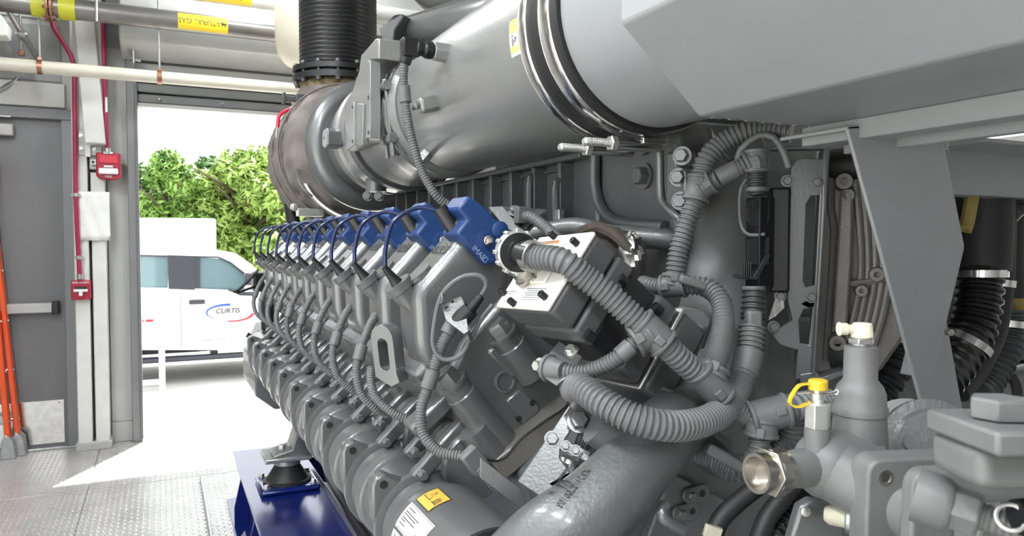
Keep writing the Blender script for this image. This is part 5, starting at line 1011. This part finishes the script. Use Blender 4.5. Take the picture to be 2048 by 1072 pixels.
for q in ((1690, 330), (1690, 706)):
    a = rp([q], .0)[0]; d = V((.5, -.86, 0)).normalized(); p = MB(); p.lathe(a-d*.02, d, [(0, .028), (.05, .028), (.052, .02)], 24); rm = part(p, 'rubber_mount', 'rubber', t)
    p = MB(); p.lathe(a+d*.03, d, [(0, .016), (.004, .016), (.004, .011), (.012, .010)], 6); part(p, 'mount_bolt', 'steel_dull', rm)
# ================================================================= box support bracket and beams
t = thing('support_bracket', 'grey folded sheet steel leg bracket under the air box', 'bracket', oY(1890, 900, .71))
def sb_(pts, y=.71): return [oY(a, b, y) for a, b in pts]
p = MB(); p.prism(sb_([(1694, 252), (1872, 237), (1878, 262), (1925, 494), (1861, 761), (1890, 866), (1900, 1000), (1896, 1000), (1799, 640)]), (0, .006, 0)); part(p, 'front_plate', 'paint_box', t, .002)
p = MB(); q = sb_([(1892, 630), (1926, 821), (1930, 1000), (1880, 1000), (1840, 800)], .75); p.prism(q, (0, .006, 0)); part(p, 'lower_plate', 'paint_box', t, .002)
q = sb_([(1876, 250), (1924, 494), (1861, 758)]); p = MB()
for a, b in ((q[0], q[1]), (q[1], q[2])): p.prism([a, b, b+V((.0, .05, 0)), a+V((0, .05, 0))], (.006, 0, 0))
part(p, 'side_flange', 'paint_box', t, .001)
q = sb_([(1694, 252), (1872, 237)]); p = MB(); p.prism([q[0], q[1], q[1]+V((0, .12, 0)), q[0]+V((0, .12, 0))], (0, 0, -.006)); part(p, 'top_flange', 'paint_box', t, .002)
p = MB(); a = oY(1888, 268, .75); p.lathe(a+Z*.012, Z, [(0, .016), (.004, .016)], 16); p.hexa(a, Z, .0105, .014, False); p.lathe(a, -Z, [(-.002, .007)]+[(.002*i, .007 if i % 2 else .0058) for i in range(1, 14)], 12); part(p, 'flange_bolt', 'steel_dull', t)
p = MB(); p.lathe(oY(1894, 664, .70), V((-.2, -1, 0)), [(0, .005), (.008, .005), (.009, .003)], 10); part(p, 'side_bolt', 'brass_nickel', t)
m = MB(); a = oY(1880, 262, .8); m.prism([(a.x+.02, .84, 1.46), (a.x+.02, .84, 1.38), (2.2, .84, 1.38), (2.2, .84, 1.46)], (0, .05, 0)); m.bx(a.x+.02, 2.2, .74, .84, 1.455, 1.462); solo(m, 'cross_beam', 'paint_box', 'grey horizontal steel beam behind the folded bracket', 'beam', None, .003)
# ================================================================= hoses at the right behind the bracket
def hose(name, pts, r, lab, m_='rubber', corr=False, clamps=()):
    m = MB(); P = DD(*pts); (m.corr(P, r, r*.45, .13, 18) if corr else m.tube(P, r, 18)); o = solo(m, name, m_, lab, 'hose')
    for x, y, d, dx, dy in clamps:
        a, b = D(x, y, d), D(x+dx, y+dy, d); p = MB(); dd_ = (b-a).normalized(); p.pipe(a, a+dd_*.014, r*1.1, r*.98, 24); part(p, 'hose_clamp', 'steel', o)
    return o
hose('black_hose', [(1968, 300, 1.45), (1968, 400, 1.45), (1966, 480, 1.45), (1962, 540, 1.45)], .052, 'thick smooth black hose hanging below the beam')
hose('corrugated_hose', [(1962, 540, 1.44), (1958, 600, 1.43), (1945, 660, 1.42), (1915, 715, 1.4), (1880, 760, 1.38)], .042, 'black corrugated hose with a steel clamp behind the bracket', 'black_gloss', True, [(1938, 680, 1.41, -8, 12), (1962, 540, 1.44, 0, 10)])
hose('black_hose', [(2012, 340, 1.5), (2008, 450, 1.5), (2004, 560, 1.5), (1990, 660, 1.48), (1955, 735, 1.45), (1915, 785, 1.42)], .022, 'slim black hose curving down behind the bracket', 'rubber', False, [(2005, 560, 1.5, -1, 10)])
hose('corrugated_hose', [(2018, 620, 1.55), (2016, 660, 1.55), (2005, 710, 1.54), (1975, 765, 1.52), (1955, 790, 1.5)], .032, 'dull grey corrugated hose at the far right edge', 'conduit_dark', True, [(2016, 640, 1.55, -1, 10)])
m = MB(); m.cyl(D(2018, 420, 1.6), D(2020, 640, 1.6), .03, n=18); o = solo(m, 'sleeved_hose', 'rubber', 'straight black sleeve with yellow tape at right edge', 'hose')
p = MB(); a, b = D(2012, 585, 1.55), D(2011, 612, 1.55); p.cyl(D(2018, 596, 1.6), D(2018.5, 620, 1.6), .031, n=18); part(p, 'yellow_tape', 'yellow_old', o)
m = MB(); 
for k in range(9): m.ball(D(2018+6*math.sin(k*2.1), 345+14*k*.7, 1.5), .028, 12)
solo(m, 'cable_bundle', 'black', 'black bundled cable knot hanging at the right edge', 'cables')
hose('corrugated_hose', [(1790, 640, 1.35), (1785, 700, 1.34), (1775, 750, 1.33), (1740, 800, 1.33)], .035, 'black corrugated hose between ribbed cover and bracket', 'black', True, [(1788, 668, 1.35, -1, 10)])
m = MB(); m.tube(DD((1955, 365, 1.36), (1945, 390, 1.36), (1938, 430, 1.36), (1930, 460, 1.36), (1925, 450, 1.36)), .012, 8); m.tube(DD((1955, 365, 1.36), (1972, 360, 1.36), (1990, 372, 1.36)), .008, 8); solo(m, 'yellow_strap', 'yellow_old', 'dull yellow strap hanging beside the thick black hose', 'strap')
t = thing('coolant_manifold', 'grey horizontal coolant pipe with rubber sleeves at right edge', 'pipe', D(1990, 800, 1.6))
a, b = D(1890, 800, 1.55), D(2090, 752, 1.62); d = (b-a).normalized(); p = MB(); p.cyl(a, b, .038, n=24); part(p, 'pipe_run', 'paint', t)
for s in (.28, .5, .82): q = a.lerp(b, s); p = MB(); p.lathe(q, d, [(0, .039), (.003, .044), (.02, .044), (.023, .039)], 24); part(p, 'pipe_sleeve', 'rubber', t)
t = thing('grey_cabinet', 'dark grey machine cabinet with yellow strip at the right edge', 'cabinet', D(2060, 720, 2.2))
p = MB(); a = D(2045, 590, 2.2); p.box(a+V((.25, .2, -.06)), (.5, .4, .45)); part(p, 'cabinet_body', 'box_dark', t, .01)
p = MB(); p.box(a+V((.25, -.002, .15)), (.48, .01, .025)); part(p, 'yellow_strip', 'yellow_old', t)
p = MB(); p.bx(a.x, a.x+.5, a.y, a.y+.4, .0, a.z-.285); part(p, 'cabinet_leg', 'box_dark', t)
p = MB(); p.corr([a+V((-.03, -.05, .0)), a+V((.0, -.06, -.06)), a+V((.08, -.06, -.12))], .03); part(p, 'cabinet_hose', 'rubber', t)
# ================================================================= foreground: coolant valve assembly
t = thing('relief_valve', 'grey relief valve with ivory elbow and yellow capped test port', 'valve', D(1715, 900, .8))
S = .8/1480
b0 = D(1718, 905, .8)
def py(y): return (905-y)*S
p = MB(); p.lathe(b0, Z, [(py(925), .0), (py(925), 30*S), (py(905), 54*S), (py(870), 52*S), (py(828), 49*S), (py(826), 52*S), (py(812), 52*S), (py(808), 49*S), (py(785), 48*S), (py(770), 42*S), (py(757), 32*S), (py(692), 31*S), (py(690), 28*S)], 40); part(p, 'valve_body', 'paint_valve', t, 0, 1, 50)
p = MB(); p.lathe(b0, Z, [(py(690), 29*S), (py(689), 20*S), (py(676), 20*S)], 24); p.lathe(b0, Z, [(py(686), 25*S), (py(674), 25*S)], 6); part(p, 'hex_nut', 'steel_dull', t, .001)
p = MB(); p.lathe(b0+RT*(2*S), Z, [(py(674), 21*S), (py(664), 21*S), (py(662), 20*S), (py(650), 19*S), (py(645), 17*S), (py(645), 0)], 24); q = b0+Z*py(657); p.cyl(q, q-RT*(30*S), 9*S, n=18); p.cyl(q-RT*(28*S), q-RT*(42*S), 12*S, n=18); p.cyl(q-RT*(42*S)+Z*0, q-RT*(45*S), 14*S, n=18); part(p, 'elbow_fitting', 'ivory', t, .001)
# tee body and open brass union
m0 = D(1655, 930, .78); o0 = D(1512, 947, .74); d = (o0-m0).normalized(); L = (o0-m0).length
p = MB(); p.lathe(m0-d*.05, d, [(0, .03), (.0, .036), (.05, .036), (.055, .022), (L+.05-.035, .018)], 36); part(p, 'tee_body', 'paint_valve', t, 0, 1, 50)
p = MB(); p.ball(m0, .036, 24); part(p, 'tee_hub', 'paint_valve', t)
p = MB(); p.lathe(o0-d*.034, d, [(0, .02), (.0, .0225), (.016, .0225), (.018, .02), (.034, .02), (.034, .0165), (.005, .0155), (.005, 0)], 32); un = part(p, 'union_thread', 'brass_nickel', t)
p = MB(); p.cyl(o0-d*.0285, o0-d*.028, .0154, n=24); part(p, 'union_bore_shade', 'ink_grey', un)  # dark disc, shade deep in the open union put into the colour
p = MB(); p.lathe(o0-d*.028, d, [(0, .0255), (.014, .0255)], 6); part(p, 'union_nut', 'brass_nickel', un, .0012)
q = D(1634, 905, .77); p = MB(); p.lathe(q, Z, [(-.02, .022), (0, .015), (.006, .013), (.026, .013)], 24); tp0 = part(p, 'port_stem', 'paint_valve', t)
p = MB(); p.lathe(q+Z*.026, Z, [(0, .0132), (.026, .0132), (.027, .011)], 6); part(p, 'port_hex', 'zinc', t, .0008)
p = MB(); p.lathe(q+Z*.053, Z, [(0, .0055), (.004, .0075), (.009, .0075), (.0095, .0045), (.018, .0045)], 20); part(p, 'port_nipple', 'zinc', t)
p = MB(); p.lathe(q+Z*.066, Z, [(0, .009), (.0, .0098), (.009, .0098), (.0105, .0085), (.0105, 0)], 24); part(p, 'port_cap', 'yellow_plastic', t, .0005)
p = MB(); qs = [q+Z*.072-RT*.008, q+Z*.07-RT*.02, q+Z*.056-RT*.029, q+Z*.05-RT*.028, q+Z*.048-RT*.02, q+Z*.053-RT*.008]; P_ = smoothpath(qs, .003); pp = [x_ for x_ in P_]
for i in range(len(pp)-1):
    a, b = pp[i], pp[i+1]; dd_ = (b-a); nn_ = dd_.cross(FW).normalized()*.0008; f_ = FW*.0035
    p.add([a-f_-nn_, a+f_-nn_, a+f_+nn_, a-f_+nn_, b-f_-nn_, b+f_-nn_, b+f_+nn_, b-f_+nn_], [(0, 1, 5, 4), (1, 2, 6, 5), (2, 3, 7, 6), (3, 0, 4, 7)])
part(p, 'cap_strap', 'yellow_plastic', t)
p = MB(); p.tube([q+Z*.062-RT*.022, q+Z*.063-RT*.01, q+Z*.0625+RT*.012, q+Z*.066+RT*.02, q+Z*.061+RT*.02, q+Z*.06+RT*.01], .0009, 6, .004); part(p, 'cap_wire', 'steel', t)
# flanged valve to the right
t = thing('flanged_valve', 'grey flanged pipe joint with square plates at lower right', 'valve', D(1850, 1075, .68))
fx = (RT*.12-FW*.99-UP*.06).normalized(); nd = (RT*.8-FW*.55-UP*.2).normalized(); fv = (UP-fx*UP.dot(fx)).normalized(); fw = fx.cross(fv)
def rect(c, a, b, r=.015, n=4):
    out = []
    for sx, sy, a0 in ((1, 1, 0), (-1, 1, 90), (-1, -1, 180), (1, -1, 270)):
        for i in range(n+1):
            g = math.radians(a0+90*i/n); out.append(c+fw*(sx*(a-r)+r*math.cos(g))+fv*(sy*(b-r)+r*math.sin(g)))
    return out
def flange(c, a, b, th, nm, m_='paint_valve', bev=.003): p = MB(); p.prism(rect(c, a, b), fx*th); return part(p, nm, m_, t, bev, 3)
c0 = D(1805, 1010, .75); p = MB(); p.cyl(m0, c0+fx*.02, .034, n=32); part(p, 'inlet_neck', 'paint_valve', t)
f1_ = flange(c0, .058, .058, .03, 'square_flange')
p = MB(); p.cyl(c0+fx*.02, c0+fx*.11, .03, n=36); part(p, 'valve_neck', 'paint_valve', t)
f2_ = flange(c0+fx*.10-fw*.0+UP*.012-RT*.008, .064, .064, .016, 'square_flange')
f3_ = flange(c0+fx*.114+UP*.004+RT*.006, .042, .044, .03, 'valve_block', 'paint_valve', .005)
for sx, sy in ((1748, 958), (1745, 1045)):
    a, b = D(sx, sy, .752), D(sx-95, sy-18, .775); p = MB(); p.cyl(a, a.lerp(b, .55), .0165, .015, 24); part(p, 'flange_sleeve', 'galv', f1_, .002)
    p = MB(); p.lathe(a.lerp(b, .5), b-a, [(0, .0105), (.018, .0105), (.023, .007), (.023, 0)], 20); part(p, 'stud_cap', 'cap_dull', f1_)
for u, v in ((.04, .04), (-.04, .04), (.04, -.035), (-.04, -.035)):
    q = c0+fw*u+fv*v+fx*.0301; p = MB(); p.lathe(q, fx, [(0, .0075), (.0012, .0075), (.0012, .005), (0, .0045), (0, 0)], 18); part(p, 'bolt_recess', 'brass_nickel', f1_)
q = D(1955, 1030, .53); p = MB(); p.lathe(q-nd*.05, nd, [(.01, .02), (.03, .02), (.034, .017), (.034, 0)], 28); part(p, 'nut_seat', 'paint_valve', t)
p = MB(); p.lathe(q-nd*.018, nd, [(0, .0165), (.018, .0165), (.02, .0145)], 6); part(p, 'stud_nut', 'paint_valve', t, .001)
p = MB(); p.lathe(q, nd, [(0, .0105)]+[(.0022*i, .0105 if i % 2 else .0092) for i in range(1, 17)]+[(.036, 0)], 18); part(p, 'stud_thread', 'paint_valve', t)
# far disc flange behind
q = D(1850, 895, .86); p = MB(); p.lathe(q, V((-.55, -.8, .25)), [(-.05, .04), (0, .045), (.01, .055), (.022, .055), (.024, .044), (.03, .04), (.034, 0)], 36); fd = part(p, 'rear_flange', 'paint_cast', t)
p = MB(); q2 = q+V((-.035, -.03, .012)); p.lathe(D(1822, 885, .835), V((-.55, -.8, .25)), [(0, .009), (.004, .009), (.004, .006)], 14); part(p, 'rear_bolt', 'paint_valve', fd)
p = MB(); p.tube([q+V((.01, .03, 0)), q+V((.06, .05, -.02)), q+V((.09, .05, -.08)), q+V((.09, .05, -.2))], .05, 28, .02); part(p, 'rear_elbow', 'paint_valve', t)
# bolted top plate, very near
q = D(2010, 872, .52); p = MB(); p.lathe(q, V((0, 0, 1)), [(-.006, .0), (-.006, .045), (.0, .045)], 36); 
p = MB(); p.box(D(2020, 862, .50), (.07, .08, .016), (RT, FW, UP)); tp_ = part(p, 'top_plate', 'paint_valve', t, .003)
p = MB(); p.box(D(2025, 925, .50)+FW*.01, (.068, .06, .028), (RT, FW, UP)); part(p, 'packing_block', 'paint_valve', t, .008, 4)
p = MB(); p.box(D(2025, 893, .52), (.05, .05, .01), (RT, FW, UP)); part(p, 'packing_gap', 'rubber', t)
p = MB(); p.lathe(D(1998, 836, .50), UP, [(0, .0185), (.013, .0185), (.0145, .0165)], 6); part(p, 'cap_bolt', 'paint_valve', tp_, .001)
p = MB(); a = D(2022, 1035, .5); p.torus(a, (CAM-a), .0085, .0018, 28, 8); part(p, 'pull_ring', 'steel_dull', t)
p = MB(); p.cyl(D(2035, 1035, .5), D(2080, 1030, .5), .012, n=16); part(p, 'ring_shaft', 'black', t)
# riveted plate and dark cables at the bottom
t = thing('stamped_plate', 'grey riveted plate with stamped letters at the bottom edge', 'plate', D(1640, 1075, .82))
p = MB(); p.prism(DD((1578, 1090, .82), (1600, 1015, .82), (1625, 1000, .82), (1665, 1010, .82), (1690, 1050, .82), (1690, 1090, .82)), FW*.02); part(p, 'plate_body', 'paint', t, .004)
p = MB(); p.lathe(D(1610, 1022, .819), -FW, [(0, .0055), (.003, .0055), (.004, .004)], 16); part(p, 'rivet', 'zinc', t)
p = MB(); text(p, 'IX', .012, D(1634, 1024, .8195), RT, UP, .0005); part(p, 'stamped_letters', 'paint', t)
for i, (pts, r, lab) in enumerate((([(1560, 935, 1.0), (1530, 962, .99), (1480, 1000, .98), (1440, 1040, .97), (1425, 1080, .96)], .0125, 'thick black cable curving down left of the stamped plate'), ([(1600, 950, .98), (1570, 990, .97), (1535, 1035, .96), (1515, 1085, .95)], .0125, 'thick black cable curving down nearest the stamped plate'))):
    m = MB(); m.tube(DD(*pts), r, 16); solo(m, 'power_cable', 'rubber', lab, 'cable')
hose('corrugated_hose', [(1640, 985, 1.0), (1600, 1020, .99), (1560, 1060, .98), (1540, 1090, .98)], .018, 'black ribbed hose passing below the brass union', 'black', True)
m = MB(); m.box(D(1425, 1064, .95), (.022, .008, .016), ((RT-UP*.3).normalized(), FW, (UP+RT*.3).normalized())); solo(m, 'paper_tag', 'cap_dull', 'small pale tag at the end of the black cable', 'tag', None, .001)
